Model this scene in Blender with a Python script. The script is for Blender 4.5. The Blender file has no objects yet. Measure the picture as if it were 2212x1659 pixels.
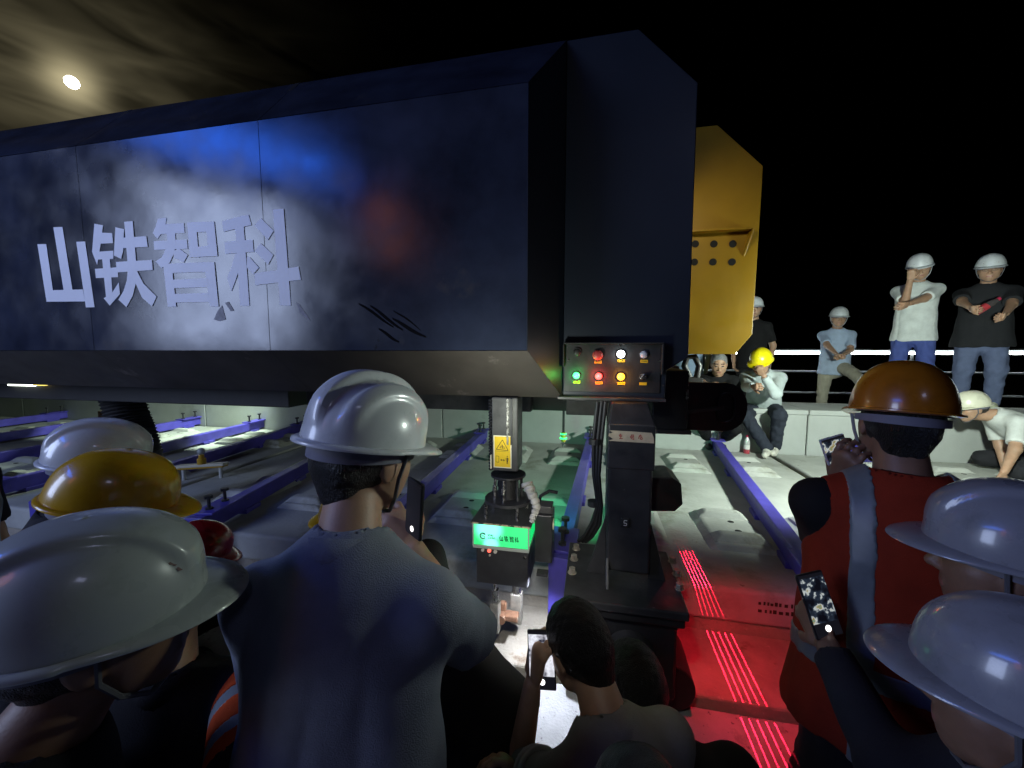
import bpy, bmesh, math, random
import numpy as np
from mathutils import Vector, Matrix
random.seed(7); RNG = np.random.default_rng(7)
R = math.radians
SC = bpy.context.scene
COL = SC.collection

# ------------------------------------------------------------------ camera
CAM_POS = np.array([0.0, 0.0, 1.8]); YAW = R(11.6); PITCH = R(5.0)
FPX, CPX, CPY = 831.0, 1106.0, 829.5            # focal length and centre of a 2212 x 1659 frame
cam = bpy.data.cameras.new('camera'); cam.sensor_fit = 'HORIZONTAL'; cam.sensor_width = 36
cam.lens = 36 * FPX / 2212; cam.clip_start = 0.02; cam.clip_end = 3000
camo = bpy.data.objects.new('camera', cam); COL.objects.link(camo)
camo.location = CAM_POS; camo.rotation_euler = (R(90) - PITCH, 0, YAW); SC.camera = camo

FW = np.array([-math.sin(YAW) * math.cos(PITCH), math.cos(YAW) * math.cos(PITCH), -math.sin(PITCH)])
RT = np.array([math.cos(YAW), math.sin(YAW), 0.0]); UP = np.cross(RT, FW)
def ray(px, py): return FW + RT * ((px - CPX) / FPX) + UP * ((CPY - py) / FPX)
def PY(px, py, Y): d = ray(px, py); return CAM_POS + d * (Y / d[1])
def PZ(px, py, Z): d = ray(px, py); return CAM_POS + d * ((Z - 1.8) / d[2])
def PD(px, py, D): return CAM_POS + ray(px, py) * D

# ------------------------------------------------------------------ night sky with a veiled moon
MOON_DIR = ray(155, 178); MOON_DIR = MOON_DIR / np.linalg.norm(MOON_DIR)
W = bpy.data.worlds.new('World'); SC.world = W; W.use_nodes = True
nt = W.node_tree; nt.nodes.clear()
def N(t, **kw):
    n = nt.nodes.new(t)
    for k, v in kw.items(): setattr(n, k, v)
    return n
def L(a, b): nt.links.new(a, b)
def wmath(op, a, b=None):
    n = N('ShaderNodeMath', operation=op)
    for i, v in enumerate((a, b)):
        if v is None: continue
        if isinstance(v, (int, float)): n.inputs[i].default_value = v
        else: L(v, n.inputs[i])
    return n.outputs[0]
out = N('ShaderNodeOutputWorld'); bg = N('ShaderNodeBackground'); L(bg.outputs[0], out.inputs[0])
sky = N('ShaderNodeTexSky', sky_type='NISHITA', sun_disc=False)
sky.sun_elevation = R(-6); sky.sun_rotation = math.atan2(MOON_DIR[0], MOON_DIR[1])
tc = N('ShaderNodeTexCoord'); nrm = N('ShaderNodeVectorMath', operation='NORMALIZE'); L(tc.outputs['Generated'], nrm.inputs[0])
dot = N('ShaderNodeVectorMath', operation='DOT_PRODUCT'); L(nrm.outputs[0], dot.inputs[0]); dot.inputs[1].default_value = tuple(MOON_DIR)
ang = wmath('SUBTRACT', 1.0, dot.outputs['Value'])
near = wmath('POWER', 2.718, wmath('MULTIPLY', ang, -150.0)); core = wmath('POWER', 2.718, wmath('MULTIPLY', ang, -2600.0))
wide = wmath('POWER', 2.718, wmath('MULTIPLY', ang, -36.0))
mp = N('ShaderNodeMapping'); L(nrm.outputs[0], mp.inputs[0]); mp.inputs['Rotation'].default_value = (R(-30), R(18), R(-20)); mp.inputs['Scale'].default_value = (2.4, 3.4, 13.0)
nz = N('ShaderNodeTexNoise'); nz.inputs['Scale'].default_value = 1.7; nz.inputs['Detail'].default_value = 2.5; nz.inputs['Roughness'].default_value = .5; nz.inputs['Distortion'].default_value = 1.0
L(mp.outputs[0], nz.inputs['Vector'])
rp = N('ShaderNodeMapRange'); L(nz.outputs[0], rp.inputs[0]); rp.inputs[1].default_value = .32; rp.inputs[2].default_value = .80; rp.inputs[3].default_value = .08; rp.inputs[4].default_value = 1.0
glow = wmath('ADD', wmath('ADD', wmath('MULTIPLY', wmath('MULTIPLY', near, wmath('ADD', rp.outputs[0], .15)), .10), wmath('MULTIPLY', core, .45)), wmath('MULTIPLY', wmath('MULTIPLY', wide, rp.outputs[0]), .022))
gc = N('ShaderNodeVectorMath', operation='SCALE'); gc.inputs[0].default_value = (1.0, .86, .50); L(glow, gc.inputs['Scale'])
sk = N('ShaderNodeVectorMath', operation='SCALE'); L(sky.outputs[0], sk.inputs[0]); sk.inputs['Scale'].default_value = .006
ad = N('ShaderNodeVectorMath', operation='ADD'); L(gc.outputs[0], ad.inputs[0]); L(sk.outputs[0], ad.inputs[1])
L(ad.outputs[0], bg.inputs[0]); bg.inputs[1].default_value = 1.0

# ------------------------------------------------------------------ lights
def aim(o, target):
    d = Vector(target) - Vector(o.location); o.rotation_euler = d.to_track_quat('-Z', 'Y').to_euler()
def lamp(kind, name, loc, target, power, color, **kw):
    l = bpy.data.lights.new(name, kind); l.energy = power; l.color = color
    for k, v in kw.items(): setattr(l, k, v)
    o = bpy.data.objects.new(name, l); COL.objects.link(o); o.location = loc
    if target is not None: aim(o, target)
    return o
moonlight = lamp('SUN', 'moonlight', tuple(MOON_DIR * 30), (0, 0, 0), .012, (1, .93, .8), angle=R(.5))
# the big lit display behind the crowd, mirrored in the glossy housing and in the hard hats
lamp('AREA', 'display_light', (-5.35, -2.0, 2.95), (-1.5, 1.5, 2.2), 128, (.54, .66, 1.0), shape='RECTANGLE', size=1.7, size_y=2.3)
lamp('AREA', 'display_light_blue', (-5.0, -2.0, 4.75), (-1.5, 1.5, 2.2), 45, (.03, .16, 1.0), shape='ELLIPSE', size=3.0, size_y=.5)
lamp('AREA', 'display_light_orange', (-2.75, -2.0, 3.45), (-1.0, 1.5, 2.2), 2.2, (1.0, .28, .10), shape='ELLIPSE', size=.5, size_y=.85)
# site floods and head lamp; crowd, post and belly lights are added fill
lamp('AREA', 'crowd_fill', (1.6, -2.4, 4.2), (1.4, 1.2, 1.2), 5, (.58, .62, 1.0), shape='RECTANGLE', size=.7, size_y=.4)
lamp('SPOT', 'track_flood', (2.25, 2.45, 1.95), (2.2, 4.9, 1.35), 330, (.86, 1.0, .91), spot_size=R(168), spot_blend=.5, shadow_soft_size=.07)
lamp('SPOT', 'track_flood_far', (-4.5, 4.7, 2.3), (-6.7, 3.8, .6), 420, (.80, 1.0, .84), spot_size=R(110), spot_blend=.4, shadow_soft_size=.10)
lamp('SPOT', 'tool_light', (-.16, 1.12, 1.20), (-.42, 1.75, .60), 10, (1.0, .97, .88), spot_size=R(110), spot_blend=.8, shadow_soft_size=.03)
lamp('SPOT', 'head_lamp', (.25, 1.05, 1.72), (-1.0, .62, 1.50), 6.5, (.86, 1.0, .90), spot_size=R(95), spot_blend=.7, shadow_soft_size=.03)
lamp('SPOT', 'post_fill', (-.05, .45, 2.0), (.10, 1.52, 1.06), 9.5, (.98, 1.0, .90), spot_size=R(62), spot_blend=.8, shadow_soft_size=.03)
lamp('SPOT', 'belly_fill', (-.28, 1.27, 1.46), (-.34, 1.66, 1.74), 14, (.92, 1.0, .88), spot_size=R(140), spot_blend=.8, shadow_soft_size=.05)
SC.view_settings.view_transform = 'Standard'; SC.view_settings.look = 'None'
SC.view_settings.exposure = 0.0; SC.view_settings.gamma = 1.0; SC.view_settings.use_curve_mapping = False
SC.render.engine = 'CYCLES'
SC.cycles.use_denoising = True; SC.cycles.max_bounces = 6; SC.cycles.sample_clamp_indirect = 4.0
SC.cycles.caustics_reflective = False; SC.cycles.caustics_refractive = False

# ------------------------------------------------------------------ materials
MATS = {}
def mat(name, color, rough=.5, metal=0.0, vary=0.0, vscale=6.0, bump=0.0, bscale=60.0, coat=0.0, emit=None, estr=0.0,
        rvary=0.0, stretch=(1, 1, 1), spots=None, alpha=1.0, trans=0.0, sss=0.0, spec=.5, detail=6):
    if name in MATS: return MATS[name]
    m = bpy.data.materials.new(name); m.use_nodes = True; t = m.node_tree; b = t.nodes['Principled BSDF']
    col = (*color, 1); b.inputs['Base Color'].default_value = col; b.inputs['Roughness'].default_value = rough
    b.inputs['Metallic'].default_value = metal; b.inputs['Coat Weight'].default_value = coat; b.inputs['Coat Roughness'].default_value = .08
    b.inputs['Specular IOR Level'].default_value = spec
    if trans: b.inputs['Transmission Weight'].default_value = trans
    if sss: b.inputs['Subsurface Weight'].default_value = sss; b.inputs['Subsurface Radius'].default_value = (.012, .005, .003); b.inputs['Subsurface Scale'].default_value = .6
    if emit is not None: b.inputs['Emission Color'].default_value = (*emit, 1); b.inputs['Emission Strength'].default_value = estr
    def nn(k): return t.nodes.new(k)
    tcn = nn('ShaderNodeTexCoord'); mpn = nn('ShaderNodeMapping'); mpn.inputs['Scale'].default_value = stretch
    t.links.new(tcn.outputs['Object'], mpn.inputs[0])
    last = None
    if vary:
        z = nn('ShaderNodeTexNoise'); z.inputs['Scale'].default_value = vscale; z.inputs['Detail'].default_value = detail; z.inputs['Roughness'].default_value = .6
        t.links.new(mpn.outputs[0], z.inputs['Vector'])
        mr = nn('ShaderNodeMapRange'); mr.inputs[1].default_value = .3; mr.inputs[2].default_value = .7; mr.inputs[3].default_value = 1 - vary; mr.inputs[4].default_value = 1 + vary
        t.links.new(z.outputs[0], mr.inputs[0])
        sc_ = nn('ShaderNodeVectorMath'); sc_.operation = 'SCALE'; sc_.inputs[0].default_value = color; t.links.new(mr.outputs[0], sc_.inputs['Scale'])
        last = sc_.outputs[0]
    if spots:                                   # (colour, scale, threshold, softness): blotches of dirt, rust or stain
        for (c2, s2, th, so) in spots:
            z = nn('ShaderNodeTexNoise'); z.inputs['Scale'].default_value = s2; z.inputs['Detail'].default_value = 8; z.inputs['Roughness'].default_value = .65
            t.links.new(mpn.outputs[0], z.inputs['Vector'])
            mr = nn('ShaderNodeMapRange'); mr.inputs[1].default_value = th; mr.inputs[2].default_value = th + so; t.links.new(z.outputs[0], mr.inputs[0])
            mx = nn('ShaderNodeMix'); mx.data_type = 'RGBA'; t.links.new(mr.outputs[0], mx.inputs[0])
            if last is not None: t.links.new(last, mx.inputs[6])
            else: mx.inputs[6].default_value = col
            mx.inputs[7].default_value = (*c2, 1); last = mx.outputs[2]
    if last is not None: t.links.new(last, b.inputs['Base Color'])
    if rvary:
        z = nn('ShaderNodeTexNoise'); z.inputs['Scale'].default_value = vscale * 1.7; z.inputs['Detail'].default_value = 7; t.links.new(mpn.outputs[0], z.inputs['Vector'])
        mr = nn('ShaderNodeMapRange'); mr.inputs[1].default_value = .3; mr.inputs[2].default_value = .7; mr.inputs[3].default_value = max(.02, rough - rvary); mr.inputs[4].default_value = min(1, rough + rvary)
        t.links.new(z.outputs[0], mr.inputs[0]); t.links.new(mr.outputs[0], b.inputs['Roughness'])
    if bump:
        z = nn('ShaderNodeTexNoise'); z.inputs['Scale'].default_value = bscale; z.inputs['Detail'].default_value = 5; t.links.new(mpn.outputs[0], z.inputs['Vector'])
        bp = nn('ShaderNodeBump'); bp.inputs['Strength'].default_value = bump; bp.inputs['Distance'].default_value = .01
        t.links.new(z.outputs[0], bp.inputs['Height']); t.links.new(bp.outputs[0], b.inputs['Normal'])
    MATS[name] = m; return m

CONC = mat('slab_concrete', (.42, .43, .39), .85, vary=.16, vscale=3.5, bump=.35, bscale=45, spots=[((.27, .27, .22), 2.2, .55, .12), ((.20, .19, .15), 14, .66, .06)])
CONC2 = mat('base_concrete', (.36, .33, .27), .9, vary=.22, vscale=6, bump=.5, bscale=60, spots=[((.20, .14, .09), 7, .60, .1), ((.5, .47, .4), 18, .62, .1)])
CONC3 = mat('deck_concrete', (.40, .41, .42), .9, vary=.15, vscale=8, bump=.3, bscale=90, spots=[((.13, .13, .14), 34, .62, .05), ((.3, .3, .3), 9, .58, .08)])
WALLC = mat('wall_concrete', (.46, .48, .45), .85, vary=.10, vscale=2.2, bump=.15, bscale=60, spots=[((.33, .34, .30), 1.6, .58, .15)])
BLUE = mat('blue_steel', (.075, .060, .40), .42, vary=.18, vscale=9, bump=.05, bscale=50, spots=[((.16, .15, .30), 16, .66, .05)])
BLACK = mat('black_steel', (.028, .028, .030), .42, .0, vary=.35, vscale=9, bump=.08, bscale=70, rvary=.12, spots=[((.10, .095, .085), 22, .68, .05)])
BLACKM = mat('black_matt', (.012, .012, .013), .6, vary=.3, vscale=12)
GREYM = mat('grey_steel', (.06, .058, .055), .45, vary=.3, vscale=14, bump=.08, bscale=60, rvary=.1, spots=[((.16, .15, .13), 18, .66, .05)])
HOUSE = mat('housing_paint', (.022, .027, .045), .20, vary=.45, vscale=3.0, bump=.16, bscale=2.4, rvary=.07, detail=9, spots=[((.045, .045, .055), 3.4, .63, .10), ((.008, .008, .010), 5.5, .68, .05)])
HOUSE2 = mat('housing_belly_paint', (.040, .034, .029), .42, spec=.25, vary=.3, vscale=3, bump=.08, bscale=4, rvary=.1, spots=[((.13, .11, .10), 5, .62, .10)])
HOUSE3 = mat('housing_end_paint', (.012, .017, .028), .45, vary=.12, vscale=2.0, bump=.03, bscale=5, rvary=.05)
CHROME = mat('bright_steel', (.62, .60, .56), .28, 1.0, vary=.15, vscale=30, rvary=.1)
RUST = mat('rusty_steel', (.20, .10, .055), .75, .2, vary=.35, vscale=40, bump=.3, bscale=120, spots=[((.45, .40, .33), 24, .62, .08)])
YELLOWP = mat('yellow_paint', (.36, .205, .008), .42, vary=.10, vscale=4, bump=.05, bscale=18, rvary=.08)
WHITEP = mat('white_lettering', (.78, .80, .84), .45, vary=.06, vscale=5, spots=[((.5, .5, .55), 30, .72, .04)])
CREAM = mat('cream_tape', (.62, .52, .34), .75, vary=.12, vscale=40, spots=[((.36, .29, .17), 60, .66, .08)])
REDINK = mat('red_ink', (.42, .06, .05), .7, vary=.3, vscale=80)
STICKY = mat('yellow_sticker', (.80, .52, .02), .45, vary=.06, vscale=60)
STICKW = mat('sticker_border', (.80, .74, .52), .5)
INK = mat('dark_ink', (.05, .035, .01), .6)
GREYF = mat('grey_cloth_wrap', (.42, .42, .38), .85, vary=.2, vscale=25, bump=.6, bscale=60)
LED = mat('led_strip', (.9, .9, .9), .4, emit=(.90, 1.0, .96), estr=14)
def emis(name, c, s, base=(.1, .1, .1)): return mat(name, base, .3, emit=c, estr=s)
WOODB = mat('timber_block', (.16, .09, .04), .8, vary=.3, vscale=8, stretch=(1, 1, 6))

# ------------------------------------------------------------------ mesh helpers
class MB:
    def __init__(s): s.v = []; s.f = []
    def add(s, vs, fs):
        k = len(s.v); s.v += [tuple(map(float, v)) for v in vs]; s.f += [tuple(i + k for i in f) for f in fs]; return s
    def box(s, c, d, rot=None):
        h = np.array(d) / 2; P = [np.array((x, y, z)) * h for x in (-1, 1) for y in (-1, 1) for z in (-1, 1)]
        if rot is not None: P = [np.array(rot @ Vector(p)) for p in P]
        return s.add([np.array(c) + p for p in P], [(0, 1, 3, 2), (4, 6, 7, 5), (0, 4, 5, 1), (2, 3, 7, 6), (0, 2, 6, 4), (1, 5, 7, 3)])
    def bx(s, x0, x1, y0, y1, z0, z1): return s.box(((x0 + x1) / 2, (y0 + y1) / 2, (z0 + z1) / 2), (x1 - x0, y1 - y0, z1 - z0))
    def hexa(s, bot, top):                       # two quads, same winding
        return s.add(list(bot) + list(top), [(3, 2, 1, 0), (4, 5, 6, 7)] + [(i, (i + 1) % 4, 4 + (i + 1) % 4, 4 + i) for i in range(4)])
    def cyl(s, a, b, r, n=16, r2=None):
        a, b = np.array(a, float), np.array(b, float); d = b - a; d = d / np.linalg.norm(d)
        u = np.cross(d, (0, 0, 1) if abs(d[2]) < .9 else (1, 0, 0)); u /= np.linalg.norm(u); w = np.cross(d, u); r2 = r if r2 is None else r2
        A = [a + r * (math.cos(t) * u + math.sin(t) * w) for t in np.arange(n) * 2 * math.pi / n]
        B = [b + r2 * (math.cos(t) * u + math.sin(t) * w) for t in np.arange(n) * 2 * math.pi / n]
        return s.add(A + B, [tuple(range(n))[::-1], tuple(range(n, 2 * n))] + [(i, (i + 1) % n, n + (i + 1) % n, n + i) for i in range(n)])
    def prism(s, pts, ext):
        n = len(pts); pts = [np.array(p, float) for p in pts]; e = np.array(ext, float)
        return s.add(pts + [p + e for p in pts], [tuple(range(n))[::-1], tuple(range(n, 2 * n))] + [(i, (i + 1) % n, n + (i + 1) % n, n + i) for i in range(n)])
    def tube(s, path, r, n=8, closed=False):
        path = [np.array(p, float) for p in path]; m = len(path); rings = []; u = None
        for i, p in enumerate(path):
            d = path[(i + 1) % m if closed else min(i + 1, m - 1)] - path[(i - 1) % m if closed else max(i - 1, 0)]; d = d / (np.linalg.norm(d) + 1e-9)
            if u is None: u = np.cross(d, (0, 0, 1) if abs(d[2]) < .9 else (1, 0, 0))
            u = u - d * (u @ d); u /= np.linalg.norm(u) + 1e-9; w = np.cross(d, u); rr = r[i] if hasattr(r, '__len__') else r
            rings += [p + rr * (math.cos(t) * u + math.sin(t) * w) for t in np.arange(n) * 2 * math.pi / n]
        f = []
        for i in range(m if closed else m - 1):
            a, b = i * n, ((i + 1) % m) * n
            f += [(a + k, a + (k + 1) % n, b + (k + 1) % n, b + k) for k in range(n)]
        if not closed: f += [tuple(range(n))[::-1], tuple(range((m - 1) * n, m * n))]
        return s.add(rings, f)
    def sphere(s, c, r, n=16, m=10, sc=(1, 1, 1)):
        vs = [np.array(c) + np.array((0, 0, -r * sc[2]))]
        for j in range(1, m):
            t = -math.pi / 2 + math.pi * j / m
            vs += [np.array(c) + r * np.array((math.cos(t) * math.cos(p) * sc[0], math.cos(t) * math.sin(p) * sc[1], math.sin(t) * sc[2])) for p in np.arange(n) * 2 * math.pi / n]
        vs.append(np.array(c) + np.array((0, 0, r * sc[2]))); f = [(0, 1 + (k + 1) % n, 1 + k) for k in range(n)]
        for j in range(m - 2): f += [(1 + j * n + k, 1 + j * n + (k + 1) % n, 1 + (j + 1) * n + (k + 1) % n, 1 + (j + 1) * n + k) for k in range(n)]
        T = len(vs) - 1; b = 1 + (m - 2) * n; f += [(b + k, b + (k + 1) % n, T) for k in range(n)]
        return s.add(vs, f)
    def mesh(s, name, m, smooth=False):
        me = bpy.data.meshes.new(name); me.from_pydata(s.v, [], s.f); me.update()
        bm = bmesh.new(); bm.from_mesh(me); bmesh.ops.recalc_face_normals(bm, faces=bm.faces); bm.to_mesh(me); bm.free()
        for mm in (m if isinstance(m, (list, tuple)) else [m]): me.materials.append(mm)
        if smooth: me.polygons.foreach_set('use_smooth', [True] * len(me.polygons))
        return me
    def build(s, name, m, parent=None, smooth=False, bevel=0, seg=2):
        o = bpy.data.objects.new(name, s.mesh(name, m, smooth)); COL.objects.link(o)
        if parent is not None: o.parent = parent
        if bevel:
            b = o.modifiers.new('edge', 'BEVEL'); b.width = bevel; b.segments = seg; b.limit_method = 'ANGLE'; b.angle_limit = R(35)
        if smooth: auto_smooth(o)
        return o
def auto_smooth(o, a=40):
    me = o.data; bm = bmesh.new(); bm.from_mesh(me); bm.edges.ensure_lookup_table()
    for e in bm.edges: e.smooth = not (len(e.link_faces) == 2 and e.calc_face_angle(0) > R(a))
    bm.to_mesh(me); bm.free()
def tag(o, label=None, cat=None, group=None, kind=None):
    if label: o['label'] = label
    if cat: o['category'] = cat
    if group: o['group'] = group
    if kind: o['kind'] = kind
    return o
def thing(name, loc, label, cat, group=None):
    o = bpy.data.objects.new(name, None); COL.objects.link(o); o.location = loc; o.empty_display_size = .1
    return tag(o, label, cat, group)
def part(mb, name, m, th, **kw):                 # mesh given in world coordinates, parented to an Empty that is only moved
    root = th
    off = np.zeros(3)
    while root is not None: off += np.array(root.location); root = root.parent
    mb.v = [tuple(np.array(v) - off) for v in mb.v]
    return mb.build(name, m, th, **kw)
def child_copy(o, parent, loc):
    c = o.copy(); COL.objects.link(c); c.parent = parent; c.location = loc; return c

# ================================================================== SETTING
def structure(mb, name, m, **kw): return tag(mb.build(name, m, **kw), kind='structure')
structure(MB().bx(-900, 900, -900, 900, -9.2, -9.0), 'ground', mat('night_ground', (.03, .035, .025), .95, vary=.4, vscale=.05))
mo = MB().sphere((0, 0, 0), 3.3, 32, 20).build('moon', emis('moon_light', (1.0, .95, .80), 26), smooth=True); mo.location = MOON_DIR * 400 + CAM_POS; tag(mo, 'bright full moon glowing through thin cloud', 'moon')
XL, XR = -16.0, 9.0
structure(MB().bx(XL, XR, -6, 1.08, -.5, 0), 'deck_floor', CONC3)
structure(MB().bx(XL, XR, 1.08, 1.63, -.5, .30), 'deck_step', CONC3, bevel=.012)
structure(MB().bx(XL, XR, 1.63, 4.95, -.5, .35), 'track_base', CONC2, bevel=.01)
structure(MB().bx(XL, XR, 5.65, 7.3, -.5, .72), 'walkway_floor', CONC3)

SEAT_X0, SEAT_DX = .92, .613
def seat_mesh():                                 # raised rail seat: plinth, field and gauge shoulders, anchor holes as dark discs
    m = MB()
    def taper(cx, cy, z0, z1, lx, ly, ix, iy):
        b = [(cx - lx, cy - ly, z0), (cx + lx, cy - ly, z0), (cx + lx, cy + ly, z0), (cx - lx, cy + ly, z0)]
        t = [(cx - lx + ix, cy - ly + iy, z1), (cx + lx - ix, cy - ly + iy, z1), (cx + lx - ix, cy + ly - iy, z1), (cx - lx + ix, cy + ly - iy, z1)]
        m.hexa(b, t)
    taper(0, 0, -.02, .038, .22, .33, .075, .03)
    taper(0, .205, .030, .074, .165, .080, .055, .045)
    taper(0, -.205, .030, .074, .165, .080, .055, .045)
    return m
SEAT = seat_mesh().mesh('rail_seat', CONC)
HOLE = MB().cyl((0, 0, .0375), (0, 0, .0395), .020, 14).mesh('anchor_hole_disc', mat('hole_shade', (.012, .012, .012), .9))  # flat dark disc; the hole's inner shade is put into its colour
slab_bounds = [-14.75, -9.15, -3.55, 2.05, 7.65]
slab_words = ['far grey concrete track slab beyond the black cable drag', 'pale floodlit concrete track slab behind the yellow and white hard hats',
              'grey concrete track slab under the tool head, lit green and red', 'pale concrete track slab beside the orange-hatted man']
for i in range(4):
    x0, x1 = slab_bounds[i] + .035, slab_bounds[i + 1] - .035
    t = thing('track_slab', ((x0 + x1) / 2, 3.48, .35), slab_words[i], 'track slab', 'concrete track slabs')
    part(MB().bx(x0, x1, 2.03, 4.93, .42, .60), 'slab_body', CONC, t, bevel=.02, seg=3)
    part(MB().bx(x0 + .01, x1 - .01, 2.05, 4.91, .35, .42), 'grout_layer', CONC2, t)
    part(MB().cyl(((x0 + x1) / 2 + .45, 3.05, .60), ((x0 + x1) / 2 + .45, 3.05, .604), .075, 24), 'grout_hole_cover', WALLC, t)
    part(MB().cyl(((x0 + x1) / 2 - 1.6, 3.2, .60), ((x0 + x1) / 2 - 1.6, 3.2, .604), .075, 24), 'grout_hole_cover', WALLC, t)
    k0 = math.ceil((x0 + .25 - SEAT_X0) / SEAT_DX); k1 = math.floor((x1 - .25 - SEAT_X0) / SEAT_DX)
    for k in range(k0, k1 + 1):
        for y in (2.70, 4.25):
            sx = SEAT_X0 + k * SEAT_DX + (.06 if y > 3 else 0)
            s = bpy.data.objects.new('rail_seat', SEAT); COL.objects.link(s); s.parent = t
            s.location = (sx - t.location.x, y - 3.48, .25); s.scale = (1, .86, 1)
            b = s.modifiers.new('edge', 'BEVEL'); b.width = .012; b.segments = 3
            for hy in (-.075, .085):
                h = bpy.data.objects.new('anchor_hole_disc', HOLE); COL.objects.link(h); h.parent = s; h.location = (.03, hy, 0)
# print stencilled on the slab edge
mk = MB()
for r_ in range(2):
    x = .84
    while x < 1.16 - .05 * r_:
        w = random.uniform(.008, .02); mk.bx(x, x + w, 2.0285, 2.0295, .535 - r_ * .04, .535 - r_ * .04 + random.uniform(.012, .022)); x += w + random.uniform(.005, .014)
part(mk, 'stencil_print', INK, bpy.data.objects['track_slab.002'])

wall = thing('trough_wall', (0, 5.3, .3), 'low pale concrete wall running behind the track slabs', 'wall')
xs = [XL, -10, -6, -2, 2.45, 4.9, XR]
for a, b in zip(xs[:-1], xs[1:]):
    part(MB().bx(a + .006, b - .006, 4.955, 5.645, .1, 1.06), 'wall_panel', WALLC, wall, bevel=.01)
    part(MB().bx(a + .004, b - .004, 4.935, 5.66, 1.06, 1.12), 'wall_cap', WALLC, wall, bevel=.012)

rail = thing('handrail', (0, 7.0, .72), 'thin steel handrail carrying the white light strip behind the onlookers', 'railing')
STEEL = mat('galvanised_rail', (.32, .34, .36), .4, .6, vary=.1, vscale=12)
for z, r in ((1.80, .022), (1.465, .016), (1.125, .016)): part(MB().cyl((XL, 7.0, z), (XR, 7.0, z), r, 10), 'rail', STEEL, rail, smooth=True)
x = XL + .3
while x < XR: part(MB().cyl((x, 7.0, .72), (x, 7.0, 1.80), .02, 10), 'post', STEEL, rail, smooth=True); x += 2.05
ls = thing('light_strip', (0, 6.97, 1.75), 'long glowing white tube light fixed along the top handrail', 'light strip')
x = XL
while x < XR:
    part(MB().cyl((x + .01, 6.968, 1.757), (x + 1.99, 6.968, 1.757), .019, 10), 'light_tube', LED, ls, smooth=True); x += 2.0

# blue steel tie beams laid across the slabs
BOLT = MB().cyl((0, 0, 0), (0, 0, .075), .010, 8).cyl((0, 0, .075), (0, 0, .092), .026, 6).cyl((0, 0, 0), (0, 0, .012), .024, 6).mesh('clamp_bolt', BLACK)
BX = [(1.08, 1.52, 'long blue steel beam pointing from the yellow plate towards the orange vest'), (2.62, 2.95, 'blue steel beam just left of the orange hard hat'),
      (-.14, .02, 'blue steel beam running beside the black support post'), (-1.27, -1.40, 'blue steel beam reaching the warning sticker column'),
      (-2.45, -3.05, 'blue spliced steel beam above the red hard hat'), (-3.80, -4.15, 'dark blue steel beam behind the small yellow jack'),
      (-4.72, -4.95, 'shaded dark blue steel beam beyond the slab joint'), (-6.05, -6.15, 'bright blue steel beam with a clamp on the floodlit slab'),
      (-7.35, -7.6, 'bright blue steel beam left of the black cable drag'), (-8.75, -9.0, 'short blue beam end at the farthest left of the track')]
for (xa, xb, lab) in BX:
    t = thing('tie_beam', ((xa + xb) / 2, 3.5, .60), lab, 'steel beam', 'blue tie beams across the track')
    a = np.array((xa, 1.93, .655)); b = np.array((xb, 5.0 if xa < 1 else 5.15, .655)); d = (b - a) / np.linalg.norm(b - a); s = np.array((d[1], -d[0], 0))
    def obox(t0, t1, hw, z0, z1, off=0.0):
        p = [a + d * t0 - s * (hw - off), a + d * t0 + s * (hw + off), a + d * t1 + s * (hw + off), a + d * t1 - s * (hw - off)]
        return MB().hexa([(q[0], q[1], z0) for q in p], [(q[0], q[1], z1) for q in p])
    Lb = np.linalg.norm(b - a)
    part(obox(0, Lb, .042, .625, .735), 'beam_web', BLUE, t, bevel=.006)
    for q in (.35, 1.0, 2.0, 2.75): part(obox(q, q + .16, .060, .601, .632), 'foot_pad', BLUE, t, bevel=.004)
    part(obox(.02, .30, .075, .735, .750), 'end_plate', BLUE, t, bevel=.003); part(obox(Lb - .34, Lb - .02, .075, .735, .750), 'end_plate', BLUE, t, bevel=.003)
    part(obox(-.045, 0, .055, .40, .745), 'end_hook', BLUE, t, bevel=.004)
    for q in (.09, .23, Lb - .28, Lb - .09):
        c = a + d * q; o = bpy.data.objects.new('clamp_bolt', BOLT); COL.objects.link(o); o.parent = t; o.location = (c[0] - t.location.x, c[1] - 3.5, .15)

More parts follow.
